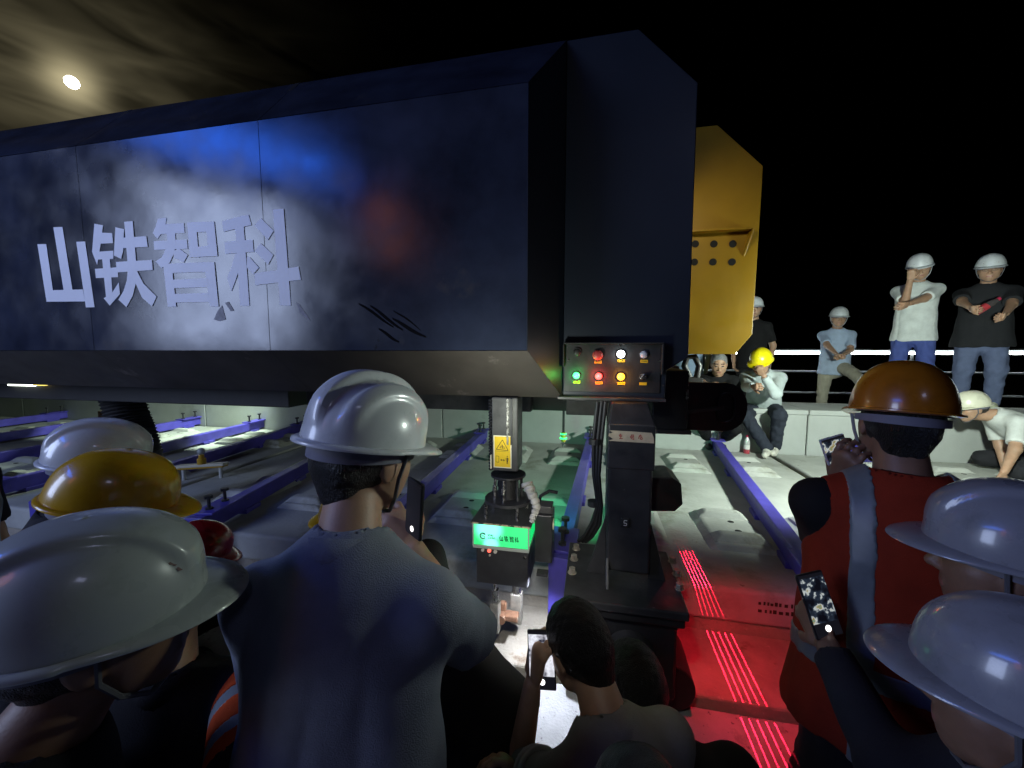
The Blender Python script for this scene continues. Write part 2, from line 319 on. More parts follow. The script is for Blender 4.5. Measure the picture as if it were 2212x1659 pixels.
# ================================================================== MACHINE
MY1, MY2, MYB = 1.50, 1.75, 3.2
hz = thing('machine_housing', (-2.5, 2.3, 1.58), 'huge dark machine housing with four large white Chinese characters', 'machine')
EX1, EX2 = -.246, -.125                          # right ends of the side plane and of the recessed plane
cuts = [-9.0, -5.6, -3.05, -2.62, -1.62, None]
ZB1, ZT1, ZB2, ZT2 = 1.80, 2.79, 1.585, 3.10
def wavy_panel(x0, x1e, p0, p1, nseg, mseg, amp, seed):
    # sheet between lines p0 (y,z) and p1 (y,z); x1e gives the right end at each
    r_ = np.random.default_rng(seed); ph = r_.uniform(0, 6.28, 6); m = MB(); vs = []; fs = []
    n = np.array((0, p0[1] - p1[1], p1[0] - p0[0])); n = n / np.linalg.norm(n); n = n if n[1] < 0 else -n
    for j in range(mseg + 1):
        v = j / mseg; xe = x1e[0] + (x1e[1] - x1e[0]) * v
        for i in range(nseg + 1):
            u = i / nseg; x = x0 + (xe - x0) * u; edge = min(1, 12 * u * (1 - u)) * min(1, 10 * v * (1 - v) + .15)
            w = amp * edge * (math.sin(3.1 * x + ph[0] + 2 * v) + .7 * math.sin(7.3 * x + 5 * v + ph[1]) + .5 * math.sin(11 * v + 4 * x + ph[2]))
            vs.append((x, p0[0] + (p1[0] - p0[0]) * v + n[1] * w, p0[1] + (p1[1] - p0[1]) * v + n[2] * w))
    for j in range(mseg):
        for i in range(nseg): k = j * (nseg + 1) + i; fs.append((k, k + 1, k + nseg + 2, k + nseg + 1))
    m.add(vs, fs); return m
cx = [-9.0, -5.6, -2.48, -1.43, EX1]
for i in range(4):
    a, b = cx[i] + .0015, cx[i + 1] - (.0015 if i < 3 else 0); last = i == 3
    e = lambda f: (EX1 + (EX2 - EX1) * f) if last else b
    p = part(wavy_panel(a, (e(0), e(0)), (MY1, ZB1), (MY1, ZT1), 40, 24, .0005, 10 + i), 'side_panel', HOUSE, hz, smooth=True)
    p = part(wavy_panel(a, (e(0), e(1)), (MY1, ZT1 + .002), (MY2, ZT2), 40, 10, .004, 20 + i), 'shoulder_panel', HOUSE, hz, smooth=True)
    p = part(wavy_panel(a, (e(0), e(1)), (MY1, ZB1 - .002), (MY2, ZB2), 40, 8, .001, 30 + i), 'belly_panel', HOUSE2, hz, smooth=True)
for x in (-5.6, -2.48, -1.43):                   # folded seam strips
    part(MB().prism([(x - .014, MY1 + .004, ZB1), (x - .014, MY1 + .004, ZT1), (x - .014, MY2, ZT2 + .002), (x - .014, MY2, ZB2)], (.028, 0, 0)), 'seam_strip', BLACKM, hz)
part(MB().prism([(EX1, MY1, ZB1), (EX1, MY1, ZT1), (EX2, MY2, ZT2), (EX2, MY2, ZB2)], (-.004, 0, 0)), 'corner_panel', HOUSE3, hz)
# core behind the sheets: roof, underside, back
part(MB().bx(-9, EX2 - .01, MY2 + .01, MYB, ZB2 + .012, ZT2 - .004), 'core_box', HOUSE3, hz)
ep = [PY(1215, 88, MY2), PY(1380, 62, MY2), PY(1508, 178, MY2), PY(1487, 772, MY2), PY(1440, 800, MY2), PY(1436, 866, MY2), PY(1212, 862, MY2)]
ep[0][0] = ep[6][0] = EX2 + .002; ep[6][2] = ep[5][2] = ZB2; ep[0][2] = ZT2
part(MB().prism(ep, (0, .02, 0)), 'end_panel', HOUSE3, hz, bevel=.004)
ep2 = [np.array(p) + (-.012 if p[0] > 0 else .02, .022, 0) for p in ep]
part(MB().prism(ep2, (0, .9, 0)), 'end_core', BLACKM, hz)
part(MB().bx(EX2 - .02, ep[5][0], MY2 - .03, MY2 + .03, ZB2 - .004, ZB2 + .008), 'lower_flange', GREYM, hz, bevel=.002)

# control box on the end panel
cbx0, cbz1 = PY(1219, 744, MY2)[0], PY(1219, 744, MY2)[2]; cbx1 = PY(1428, 744, MY2)[0]
part(MB().bx(cbx0, cbx1, MY2 - .006, MY2 - .001, ZB2 + .03, cbz1), 'control_plate', BLACK, hz, bevel=.002)
part(MB().bx(cbx0, cbx1 + .008, MY2 - .035, MY2 - .001, cbz1, cbz1 + .008).bx(cbx1, cbx1 + .008, MY2 - .035, MY2 - .001, cbz1 - .13, cbz1).bx(cbx0 - .004, cbx0 + .002, MY2 - .03, MY2 - .001, cbz1 - .10, cbz1), 'control_hood', BLACKM, hz, bevel=.002)
for (px, py) in ((1340, 747), (1228, 778), (1425, 780), (1432, 833)):
    c = PY(px, py, MY2 - .007); part(MB().cyl(c, c + (0, -.004, 0), .004, 8), 'screw', CHROME, hz)
def lens(px, py, r, m, proud, name, lab=None, labcol=STICKY):
    c = PY(px, py, MY2 - .007)
    if r: 
        k = MB().cyl(c, c + (0, -proud * .55, 0), r, 24)
        s = MB().sphere(c + (0, -proud * .5, 0), r * .98, 20, 10, (1, proud / r * .6, 1)); k.add(s.v, s.f)
        b = part(k, name, m, hz, smooth=True)
        part(MB().cyl(c, c + (0, -.006, 0), r * 1.18, 24), 'bezel', BLACK, hz)
    if labcol is not None:
        q = PY(px + 1, py + 14.5, MY2 - .0075); p = MB().bx(q[0] - .0155, q[0] + .0155, q[1] - .001, q[1], q[2] - .006, q[2] + .006); o = part(p, 'name_plate', labcol, hz)
        d = MB(); x = q[0] - .0115
        while x < q[0] + .010: d.bx(x, x + .003, q[1] - .0014, q[1] - .001, q[2] - .0028, q[2] + .0028); x += .0052
        part(d, 'plate_print', INK, hz)
def glow(px, py, col, w):
    q_ = PY(px, py, MY2 - .034); lamp('POINT', 'indicator_glow', tuple(q_), None, w, col, shadow_soft_size=.006)
glow(1245, 811, (.02, 1.0, .15), .35); glow(1293, 812.6, (1.0, .02, .03), .55); glow(1341, 813.6, (1.0, .38, .01), .35); glow(1341, 765, (.85, 1.0, 1.0), .14)
lens(1246.5, 761, .017, BLACKM, .012, 'push_button', labcol=None)
lens(1291, 767.5, .023, mat('red_button', (.42, .05, .045), .5), .024, 'emergency_button')
lens(1341, 765, .017, emis('lamp_white', (.92, 1.0, 1.0), 7), .012, 'indicator_lamp')
lens(1390.5, 766, .016, mat('white_button', (.50, .50, .56), .45), .012, 'push_button')
lens(1245, 811, .015, emis('lamp_green', (.04, 1.0, .16), 5), .014, 'indicator_lamp')
lens(1293, 812.6, .015, emis('lamp_red', (1.0, .05, .04), 6), .014, 'indicator_lamp')
lens(1341, 813.6, .016, emis('lamp_amber', (1.0, .42, .02), 5), .014, 'indicator_lamp')
c = PY(1388.6, 813.6, MY2 - .007); part(MB().cyl(c, c + (0, -.012, 0), .014, 20).box(c + (0, -.018, 0), (.010, .012, .030), Matrix.Rotation(R(35), 3, 'Y')), 'selector_switch', CHROME, hz, bevel=.001)
q = PY(1389, 829, MY2 - .0075); part(MB().bx(q[0] - .0155, q[0] + .0155, q[1] - .001, q[1], q[2] - .006, q[2] + .006), 'name_plate', STICKY, hz)

# the four painted characters, as flat print on the side panel
GLYPHS = [
 [[(243,595),(300,594),(343,893),(302,968)],[(302,968),(343,893),(537,888),(551,966)],[(346,485),(405,483),(470,892),(413,895)],[(495,580),(552,577),(613,1003),(557,1005)]],
 [[(612,462),(668,472),(652,600),(630,730),(597,645)],[(650,520),(727,523),(733,588),(645,592)],[(620,645),(735,637),(735,690),(628,695)],[(615,755),(765,745),(765,808),(622,815)],[(662,690),(712,690),(730,920),(690,960)],[(724,915),(770,842),(778,918),(712,993),(672,945)],
  [(748,485),(804,498),(798,640),(785,690),(738,668)],[(795,553),(948,543),(958,612),(795,620)],[(805,450),(860,445),(888,772),(832,772)],[(752,710),(985,697),(990,762),(757,778)],[(828,768),(888,768),(880,850),(860,930),(820,1003),(768,955),(800,900),(822,830)],[(866,768),(888,768),(930,850),(1015,935),(985,998),(920,940),(880,850)]],
 [[(1022,430),(1080,423),(1072,470),(1050,520),(1020,560),(990,522),(1010,480)],[(1045,468),(1192,458),(1197,522),(1035,530)],[(995,575),(1212,565),(1217,625),(1000,632)],[(1080,520),(1135,518),(1140,600),(1085,600)],[(1075,625),(1135,622),(1125,660),(1100,715),(1045,750),(1008,705),(1050,680)],[(1125,640),(1160,622),(1217,665),(1190,715),(1125,680)],
  [(1212,455),(1388,448),(1394,513),(1218,520)],[(1218,518),(1275,516),(1290,680),(1232,680)],[(1338,512),(1394,510),(1410,672),(1352,675)],[(1228,614),(1404,605),(1410,672),(1232,680)],
  [(1058,722),(1388,710),(1394,772),(1064,784)],[(1064,780),(1118,780),(1143,1000),(1088,1000)],[(1330,773),(1394,770),(1417,998),(1360,998)],[(1110,826),(1345,815),(1350,873),(1118,880)],[(1120,918),(1352,910),(1357,970),(1130,973)]],
 [[(1438,445),(1610,402),(1630,470),(1450,515)],[(1455,580),(1638,565),(1645,645),(1460,658)],[(1525,480),(1580,475),(1617,995),(1557,995)],[(1525,655),(1560,655),(1555,740),(1530,820),(1500,900),(1472,812),(1500,750)],[(1600,675),(1620,680),(1678,748),(1640,790),(1600,745)],
  [(1650,475),(1690,425),(1773,508),(1737,568)],[(1650,640),(1690,588),(1772,665),(1738,728)],[(1648,785),(1935,740),(1950,825),(1655,862)],[(1768,370),(1838,365),(1885,993),(1815,993)]]]
def glyph(polys, place, thick, step):
    m = MB()
    for i, pl in enumerate(polys):
        pts = [place(x, y, step * i) for x, y in pl]; m.prism(pts, np.array((0, -thick, 0)))
    return m
for g in GLYPHS:
    part(glyph(g, lambda x, y, o: PY(x / 3, 329.14 + y / 3, MY1 - .0016 - o), .0004, .00012), 'painted_character', WHITEP, hz)
# scuffs: scraped patches and greasy wipe marks on the sheet metal
SCUFF = mat('scuff', (.16, .16, .19), .5, vary=.5, vscale=60)
for pts in ([(470, 672), (480, 660), (484, 676), (488, 690), (474, 694), (462, 690)], [(486, 654), (494, 652), (506, 672), (498, 672)], [(640, 654), (647, 657), (672, 694), (664, 690), (648, 676)]):
    part(MB().prism([PY(x, y, MY1 - .0015) for x, y in pts], (0, -.0005, 0)), 'scraped_patch', SCUFF, hz)
WIPE = mat('wipe_mark', (.004, .004, .006), .9, spec=.08)
for (a, b, w) in (((775, 657), (850, 705), 3.5), ((800, 662), (870, 712), 4), ((848, 690), (920, 728), 4.5), ((818, 712), (862, 738), 4), ((850, 670), (908, 712), 2)):
    a, b = np.array(a, float), np.array(b, float); pts = []
    for s_ in (1, -1):
        for t_ in (np.linspace(0, 1, 7) if s_ > 0 else np.linspace(1, 0, 7)):
            c = a + (b - a) * t_ + np.array((0, 2 * math.sin(5 * t_ + w))); pts.append(PY(c[0], c[1] + s_ * w * (.35 + .65 * math.sin(math.pi * min(.97, t_ + .03))), MY1 - .0015))
    part(MB().prism(pts, (0, -.0004, 0)), 'wipe_mark', WIPE, hz)

# frame beams slung under the housing
fr = thing('under_frame', (-3, 2.7, 1.35), 'dark grey steel frame beam slung under the machine housing', 'steel frame')
part(MB().bx(-9, -.40, 2.60, 2.80, 1.375, 1.70), 'frame_beam', GREYM, fr, bevel=.006)
part(MB().bx(-.16, .55, 2.60, 2.80, 1.365, 1.70), 'frame_beam', GREYM, fr, bevel=.006)
part(MB().bx(-9, -1.75, 1.95, 2.10, 1.46, 1.60), 'frame_beam', BLACKM, fr, bevel=.006)
part(MB().bx(-9, .5, 4.0, 4.2, 1.40, 1.75), 'frame_beam', BLACKM, fr, bevel=.006)
part(MB().bx(-.40, -.16, 2.70, 2.80, 1.375, 1.70), 'gap_dark_sheet', BLACKM, fr)  # added black sheet stands in for the dark gap between the beams
for x in (-5.3, -8.2):
    part(MB().bx(x - .13, x + .13, 2.0, 2.3, .6, 1.5), 'frame_leg', BLACKM, fr, bevel=.01)
wb = thing('timber_block', (-5.9, 3.6, .6), 'upright brown timber block on the floodlit slab', 'timber block')
q0, q1 = PY(215, 940, 3.2), PY(234, 889, 3.2)
part(MB().bx(q0[0], q1[0], 3.2, 3.35, .60, q1[2]), 'block', WOODB, wb, bevel=.006)
cd = thing('cable_drag', (-3.4, 2.2, .9), 'black ribbed cable bellows hanging below the housing', 'cable')
mb = MB(); path = [PY(262, 850, 2.15), PY(275, 900, 2.15), PY(292, 940, 2.15), PY(305, 985, 2.15), PY(300, 1060, 2.15)]; pp = []
for i in range(len(path) - 1):
    for t_ in np.linspace(0, 1, 14, endpoint=False): pp.append(path[i] * (1 - t_) + path[i + 1] * t_)
part(mb.tube(pp, [.115 + .012 * (i % 2) for i in range(len(pp))], 20), 'bellows', BLACKM, cd, smooth=True)

# support post
sp = thing('support_post', (.18, 1.75, .30), 'square black steel support post with a cream tape label, standing on a bogie', 'support post')
PF = 1.62                                        # front face
def U(px, py, Y): return PY(px, py, Y)
pl, prr = U(1311, 1100, PF)[0], U(1408, 1100, PF)[0]
def fz(py, Y=PF, px=1350): return PY(px, py, Y)[2]
part(MB().bx(pl, prr, PF, PF + .20, .86, fz(940)), 'post_body', BLACK, sp, bevel=.012, seg=3)
part(MB().bx(pl - .002, prr + .006, PF - .004, PF + .204, fz(1014), fz(916)), 'post_sleeve', BLACK, sp, bevel=.006)
z0, z1 = fz(918), fz(868)
part(MB().hexa([(pl, PF - .002, z0), (prr + .004, PF - .002, z0), (prr + .004, PF + .2, z0), (pl, PF + .2, z0)], [(pl + .012, PF + .05, ZB2 - .006), (prr - .02, PF + .05, ZB2 - .006), (prr - .02, PF + .2, ZB2 - .006), (pl + .012, PF + .2, ZB2 - .006)]), 'post_head', BLACK, sp, bevel=.005)
tz0, tz1 = fz(954, PF - .006), fz(932, PF - .006)
tp = [(pl - .001, tz0), (prr, tz0 - .002), (prr - .002, tz0 + .02), (prr - .010, tz1 - .002), ((pl + prr) / 2, tz1 + .001), (pl + .004, tz1 + .002), (pl + .016, tz1 - .008), (pl + .001, tz1 - .012), (pl, (tz0 + tz1) / 2), (pl + .018, tz0 + .008)]
part(MB().prism([(x, PF - .0045, z) for x, z in tp], (0, -.0008, 0)), 'tape_label', CREAM, sp)
for k, strokes in enumerate(([(-.5, .35, .4, .38), (-.05, .8, -.35, -.1), (-.4, .0, .4, .02), (0, .0, .0, -.55), (-.45, -.6, .6, -.66)],
                             [(-.2, .7, -.2, -.7), (-.5, .2, -.45, -.3), (.05, .6, .5, .55), (.0, .2, .55, .15), (.25, .6, .2, -.4), (.0, -.3, .6, -.35), (.1, -.7, .6, -.75)],
                             [(-.3, .5, -.5, -.5), (.1, .75, -.2, .4), (-.3, .3, .5, .35), (0, -.1, .5, -.05), (0, -.1, -.05, -.6), (.5, -.1, .5, -.6), (-.05, -.6, .5, -.6)])):
    mm = MB(); cx_ = pl + (prr - pl) * (.27, .52, .70)[k]; cz = (tz0 + tz1) / 2; s_ = .014
    for j, (ax, az, bx_, bz) in enumerate(strokes):
        A = np.array((cx_ + ax * s_, PF - .0056 - .0001 * j, cz + az * s_)); B = np.array((cx_ + bx_ * s_, PF - .0056 - .0001 * j, cz + bz * s_)); dd = B - A; nn_ = np.array((-dd[2], 0, dd[0])); nn_ = nn_ / np.linalg.norm(nn_) * .0016
        mm.prism([A - nn_, A + nn_, B + nn_, B - nn_], (0, -.0003, 0))
    part(mm, 'handwritten_character', REDINK, sp)
q = U(1350, 1128, PF); part(MB().bx(q[0] - .018, q[0] + .018, PF - .008, PF + .002, q[2] - .02, q[2] + .02), 'switch_plate', BLACKM, sp, bevel=.004)
w_ = mat('label_white', (.65, .62, .55), .6)
mm = MB(); 
for (ax, az, bx_, bz) in ((-.004, .010, .008, .012), (-.004, .010, -.005, .0), (-.005, 0, .006, -.001), (.006, -.001, .006, -.009), (.006, -.010, -.006, -.010)):
    mm.box((q[0] + (ax + bx_) / 2, PF - .009, q[2] + (az + bz) / 2), (max(abs(bx_ - ax), .0028), .001, max(abs(bz - az), .0028)))
part(mm, 'switch_mark', w_, sp)
# base plate, gussets, bolts
bl, br = U(1218, 1240, 1.48)[0], U(1490, 1262, 1.48)[0]; BPZ = .82
part(MB().bx(bl, br, 1.46, 1.92, BPZ - .035, BPZ), 'base_plate', BLACK, sp, bevel=.006)
part(MB().bx(bl + .01, br - .01, 1.475, 1.90, BPZ - .075, BPZ - .037), 'base_plate', BLACKM, sp, bevel=.006)
part(MB().prism([(pl, PF + .04, BPZ), (bl + .09, PF + .04, BPZ), (pl, PF + .04, BPZ + .27)], (0, .016, 0)), 'gusset', BLACK, sp, bevel=.002)
part(MB().prism([(prr, PF + .04, BPZ), (br - .05, PF + .04, BPZ), (prr, PF + .04, BPZ + .27)], (0, .016, 0)), 'gusset', BLACK, sp, bevel=.002)
part(MB().prism([((pl + prr) / 2 - .09, PF + .002, BPZ), ((pl + prr) / 2 - .09, PF - .07, BPZ), ((pl + prr) / 2 - .09, PF + .002, BPZ + .10)], (.012, 0, 0)), 'gusset', BLACK, sp, bevel=.002)
bmat = mat('zinc_bolt', (.42, .38, .31), .45, .6, vary=.25, vscale=60)
for (px, py) in ((1245, 1178), (1240, 1200), (1236, 1228)):
    c = PZ(px, py, BPZ + .02); part(MB().cyl((c[0], c[1], BPZ), (c[0], c[1], BPZ + .004), .020, 20).cyl((c[0], c[1], BPZ + .004), (c[0], c[1], BPZ + .024), .0155, 6), 'bolt', bmat, sp, bevel=.002)
for (px, py) in ((1453, 1205), (1462, 1232), (1468, 1262)):
    c = PZ(px, py, BPZ + .02); part(MB().cyl((c[0], c[1], BPZ), (c[0], c[1], BPZ + .004), .020, 20).cyl((c[0], c[1], BPZ + .004), (c[0], c[1], BPZ + .024), .0155, 6), 'bolt', bmat, sp, bevel=.002)
# bogie below with wheel motor
part(MB().bx(bl + .05, br - .03, 1.50, 1.88, .42, BPZ - .077), 'bogie_box', BLACKM, sp, bevel=.012)
c = (.17, 1.50, .60); part(MB().cyl(c, (c[0], 1.40, c[2]), .095, 28).cyl((c[0], 1.40, c[2]), (c[0], 1.385, c[2]), .082, 28), 'wheel_motor', BLACK, sp, smooth=True)
for x in (.0, .34): part(MB().cyl((x, 1.58, .40), (x, 1.82, .40), .105, 28), 'wheel', BLACKM, sp, smooth=True, bevel=.006)
# hoses beside the post
for k, dx in enumerate((0, .018, .034)):
    path = [np.array((pl - .045 + dx, PF + .10, ZB2 - .01)), np.array((pl - .06 + dx, PF + .09, 1.40)), np.array((pl - .055 + dx * .6, PF + .08, 1.25)), np.array((pl - .035 + dx * .4, PF + .07, 1.12)), np.array((pl - .06 + dx, PF + .10, 1.02)), np.array((pl - .09 + dx, PF + .16, .93)), np.array((pl - .12 + dx, PF + .24, .86))]
    part(MB().tube(path, .009, 8), 'hose', BLACKM, sp, smooth=True)
for z in (1.40, 1.12): part(MB().cyl((pl - .055, PF + .085, z - .012), (pl - .055, PF + .085, z + .012), .026, 12), 'hose_clip', BLACK, sp)

# laser projector and its red light
lp = thing('laser_projector', (.42, 1.9, 1.06), 'black chamfered laser projector box on the right of the support post', 'projector')
q = [PY(1405, 1032, 1.83), PY(1452, 1032, 1.83), PY(1472, 1046, 1.83), PY(1475, 1090, 1.83), PY(1458, 1105, 1.83), PY(1405, 1105, 1.83)]
part(MB().prism(q, (0, .20, 0)), 'projector_body', BLACK, lp, bevel=.004)
part(MB().bx(prr - .002, q[0][0] + .002, 1.84, 1.90, q[5][2] + .01, q[0][2] - .01), 'mount', BLACK, lp)
part(MB().cyl((q[3][0] - .03, 1.93, q[4][2] + .003), (q[3][0] - .025, 1.93, q[4][2] - .010), .014, 16), 'lens_ring', CHROME, lp)
LS = (q[3][0] - .01, 1.93, q[4][2] - .018)
ll = lamp('SPOT', 'laser_lines', LS, (LS[0] + .37, LS[1], LS[2] - 1.0), 300, (1.0, .012, .05), spot_size=R(172), spot_blend=.05, shadow_soft_size=0.0)
zax = -Vector((.37, 0, -1)).normalized(); yax = Vector((0, 1, 0)); xax = yax.cross(zax)
ll.rotation_euler = Matrix((xax, yax, zax)).transposed().to_euler()
ll.data.use_nodes = True; lt = ll.data.node_tree; em = lt.nodes['Emission']
tcn = lt.nodes.new('ShaderNodeTexCoord'); sx = lt.nodes.new('ShaderNodeSeparateXYZ'); lt.links.new(tcn.outputs['Normal'], sx.inputs[0])
def lm(op, a, b=None, c=None):
    n = lt.nodes.new('ShaderNodeMath'); n.operation = op
    for i, v in enumerate((a, b, c)):
        if v is None: continue
        if isinstance(v, (int, float)): n.inputs[i].default_value = v
        else: lt.links.new(v, n.inputs[i])
    return n.outputs[0]
u = lm('DIVIDE', sx.outputs[0], sx.outputs[2]); tt = lm('DIVIDE', u, .037)
near_ = lm('ABSOLUTE', lm('SUBTRACT', tt, lm('ROUND', tt)))
line = lm('LESS_THAN', near_, .10); five = lm('LESS_THAN', lm('ABSOLUTE', tt), 2.4); many = lm('LESS_THAN', lm('ABSOLUTE', tt), 9.4)
soft = lm('LESS_THAN', near_, .14)
em.inputs['Strength'].default_value = 1
vv = lm('DIVIDE', sx.outputs[1], sx.outputs[2]); reach = lm('ADD', lm('MULTIPLY', lm('GREATER_THAN', vv, -.95), .97), .03)
lt.links.new(lm('ADD', lm('ADD', lm('MULTIPLY', lm('MULTIPLY', line, reach), five), lm('MULTIPLY', lm('MULTIPLY', soft, many), .006)), .0004), em.inputs['Strength'])
lamp('SPOT', 'red_glow', (.50, 1.62, .96), (.76, 1.74, .30), 15, (1.0, .02, .045), spot_size=R(100), spot_blend=1.0, shadow_soft_size=.02)

# hook plate and dark bracket right of the post
hk = thing('hook_bracket', (.6, 2.2, 1.3), 'black bracket with a round-ended plate pointing right from the housing', 'bracket')
c0, c1 = PY(1487, 826, 2.3), PY(1565, 932, 2.3); rr = (c0[2] - c1[2]) / 2; ccx = c1[0]; ccz = (c0[2] + c1[2]) / 2
pts = [(c0[0], 2.3, c1[2])] + [(ccx + rr * .82 * math.sin(a), 2.3, ccz - rr * math.cos(a)) for a in np.linspace(0, math.pi, 16)] + [(c0[0], 2.3, c0[2])]
DKRED = mat('oxide_black', (.018, .010, .009), .5, vary=.3, vscale=10)
part(MB().prism(pts, (0, .03, 0)), 'plate', DKRED, hk, bevel=.003)
part(MB().box((np.array(c0) + np.array(c1)) / 2 + np.array((-.03, -.006, -.02)), (.24, .012, .022), Matrix.Rotation(R(-9), 3, 'Y')), 'rib', GREYM, hk)
ow = np.array((ccx - .0, 2.294, ccz)); part(MB().tube([ow + np.array((.042 * math.cos(a), 0, .05 * math.sin(a) + .03 * np.sign(math.sin(a)))) for a in np.linspace(0, 2 * math.pi, 28, endpoint=False)], .006, 8, True), 'slot_rim', BLACK, hk, smooth=True)
a0, a1 = PY(1412, 800, 2.1), PY(1484, 940, 2.1)
part(MB().bx(a0[0], a1[0], 2.1, 2.5, a1[2], a0[2]), 'bracket_body', BLACKM, hk, bevel=.008)
part(MB().bx(a0[0] + .02, a1[0] + .012, 2.06, 2.098, a1[2] + .01, a1[2] + .03), 'ledge', BLACK, hk, bevel=.003)
part(MB().cyl(PY(1484, 842, 2.09), PY(1484, 862, 2.09), .008, 8), 'pin', CHROME, hk)
lg = PY(1487, 800, 3.0); part(MB().tube([PY(1490, 815, 3.0), PY(1478, 790, 3.0), PY(1484, 772, 3.0), PY(1500, 770, 3.0), PY(1510, 790, 3.0), PY(1505, 815, 3.0)], .022, 10), 'lifting_eye', GREYM, hk, smooth=True)
part(MB().bx(PY(1470, 820, 3.0)[0], PY(1515, 820, 3.0)[0], 2.95, 3.1, PY(1470, 830, 3.0)[2], PY(1470, 815, 3.0)[2]), 'eye_base', GREYM, hk, bevel=.004)

# yellow end plate behind the housing
yp = thing('yellow_plate', (.9, 2.9, 1.78), 'big yellow steel end plate with cut corners behind the dark housing', 'steel plate')
YY = 2.9
pts = [PY(1470, 279, YY), PY(1550, 270, YY), PY(1648, 358, YY), PY(1646, 400, YY), PY(1625, 722, YY), PY(1588, 765, YY), PY(1470, 765, YY)]
part(MB().prism(pts, (0, .025, 0)), 'plate', YELLOWP, yp, bevel=.003)
pts2 = [np.array(p) + (-.10, .026, 0) for p in pts]
part(MB().prism(pts2, (0, .5, 0)), 'box_beam', YELLOWP, yp)
a, b = PY(1470, 512, YY), PY(1622, 500, YY)
part(MB().prism([(a[0], YY, b[2]), (b[0], YY, b[2]), (b[0] - .008, YY - .07, b[2]), (a[0], YY - .07, b[2])], (0, 0, .012)), 'stiffener', YELLOWP, yp, bevel=.002)
part(MB().prism([(b[0] - .002, YY, b[2]), (b[0] - .002, YY - .07, b[2]), (b[0] - .03, YY, b[2] - .16)], (-.012, 0, 0)), 'gusset', YELLOWP, yp, bevel=.002)
HOLEM = MATS['hole_shade']
for row, xs_ in ((527, (1502, 1542, 1583)), (566, (1500, 1540, 1581))):
    for x in xs_:
        c = PY(x, row, YY - .0015); part(MB().cyl(c, c + (0, -.001, 0), .024, 20), 'bolt_hole_disc', HOLEM, yp)  # dark disc on the plate, coloured as the shade inside a hole
for (y0, y1) in ((425, 500), (630, 698)):
    p0, p1 = PY(1505, y0, 2.6), PY(1498, y1, 2.6); 
    part(MB().bx(p0[0] - .02, p0[0] - .008, 2.75, 2.90, p1[2], p0[2]), 'edge_strip', mat('white_edge', (.7, .7, .62), .5), yp)
lamp('SPOT', 'plate_light', (.50, 2.25, 2.75), (.92, 2.9, 2.45), 9, (1.0, .93, .70), spot_size=R(115), spot_blend=.9, shadow_soft_size=.05)

# ------------------------------------------------------------------ tool head hanging under the housing
th = thing('tool_head', (-.4, 1.78, .45), 'bolt tightening tool head with green lit sign box and yellow warning sticker', 'tool head')
TF = 1.68
cl, cr_ = PY(1062, 930, TF + .04)[0], PY(1118, 930, TF + .04)[0]
zcb = PY(1090, 1018, TF + .04)[2]
part(MB().bx(cl, cr_, TF + .04, TF + .17, zcb, ZB2 - .002), 'column', GREYM, th, bevel=.006)
for k in (.60, .74): part(MB().bx(cl + (cr_ - cl) * k, cl + (cr_ - cl) * k + .008, TF + .030, TF + .0395, PY(1100, 965, TF)[2], ZB2 - .006), 'guide_rail', CHROME if k < .7 else BLACK, th)
z = zcb - .005
while z < ZB2 - .01:                                   # beaded drive chain up the left edge
    part(MB().sphere((cl - .014, TF + .08, z), .0125, 12, 6, (1, 1, .62)), 'chain_link', BLACKM, th, smooth=True); z += .0145
part(MB().bx(cl - .006, cl - .001, TF + .035, TF + .05, zcb + .01, zcb + .075), 'edge_mark', STICKW, th)
# sticker
s0, s1 = PY(1066, 940, TF + .038), PY(1105, 1012, TF + .038); yf = TF + .0385
part(MB().bx(s0[0], s1[0], yf - .0012, yf, s1[2], s0[2]), 'warning_sticker', STICKW, th, bevel=.0005)
part(MB().bx(s0[0] + .005, s1[0] - .005, yf - .0020, yf - .0013, s1[2] + .005, s0[2] - .005), 'sticker_field', STICKY, th)
sw, sh = s1[0] - s0[0], s0[2] - s1[2]
def SP(u_, v_, k=0): return np.array((s0[0] + sw * u_, yf - .0022 - .0001 * k, s1[2] + sh * v_))
def seg(m, a, b, w, k=0):
    A, B = SP(*a, k), SP(*b, k); d = B - A; n = np.array((-d[2], 0, d[0])); n = n / np.linalg.norm(n) * w; m.prism([A - n, A + n, B + n, B - n], (0, -.0003, 0))
m = MB(); tri = [(.5, .87), (.16, .57), (.82, .55)]
for i in range(3): seg(m, tri[i], tri[(i + 1) % 3], .0014, i)
part(m, 'hazard_triangle', INK, th)
m = MB(); seg(m, (.49, .72), (.49, .60), .0020); seg(m, (.36, .67), (.62, .66), .0007, 1); seg(m, (.34, .63), (.42, .63), .001, 2); seg(m, (.56, .62), (.66, .62), .001, 3); seg(m, (.40, .60), (.40, .66), .0008, 4); seg(m, (.58, .60), (.58, .66), .0008, 5)
part(m, 'hazard_symbol', INK, th)
m = MB(); seg(m, (.10, .52), (.90, .51), .0006); 
for a, b in (((.14, .37), (.30, .36)), ((.30, .36), (.30, .17)), ((.30, .17), (.14, .18)), ((.14, .18), (.14, .37))): seg(m, a, b, .0008, 1)
seg(m, (.40, .25), (.62, .245), .0010, 2); seg(m, (.40, .25), (.47, .27), .0012, 3); seg(m, (.40, .25), (.47, .225), .0012, 4); seg(m, (.62, .245), (.55, .27), .0012, 5); seg(m, (.62, .245), (.55, .22), .0012, 6)
seg(m, (.77, .33), (.77, .20), .0028, 7); seg(m, (.75, .23), (.75, .14), .0012, 8); seg(m, (.80, .23), (.80, .14), .0012, 9); seg(m, (.77, .385), (.77, .355), .0018, 10); seg(m, (.70, .32), (.70, .24), .0007, 11); seg(m, (.84, .32), (.84, .24), .0007, 12)
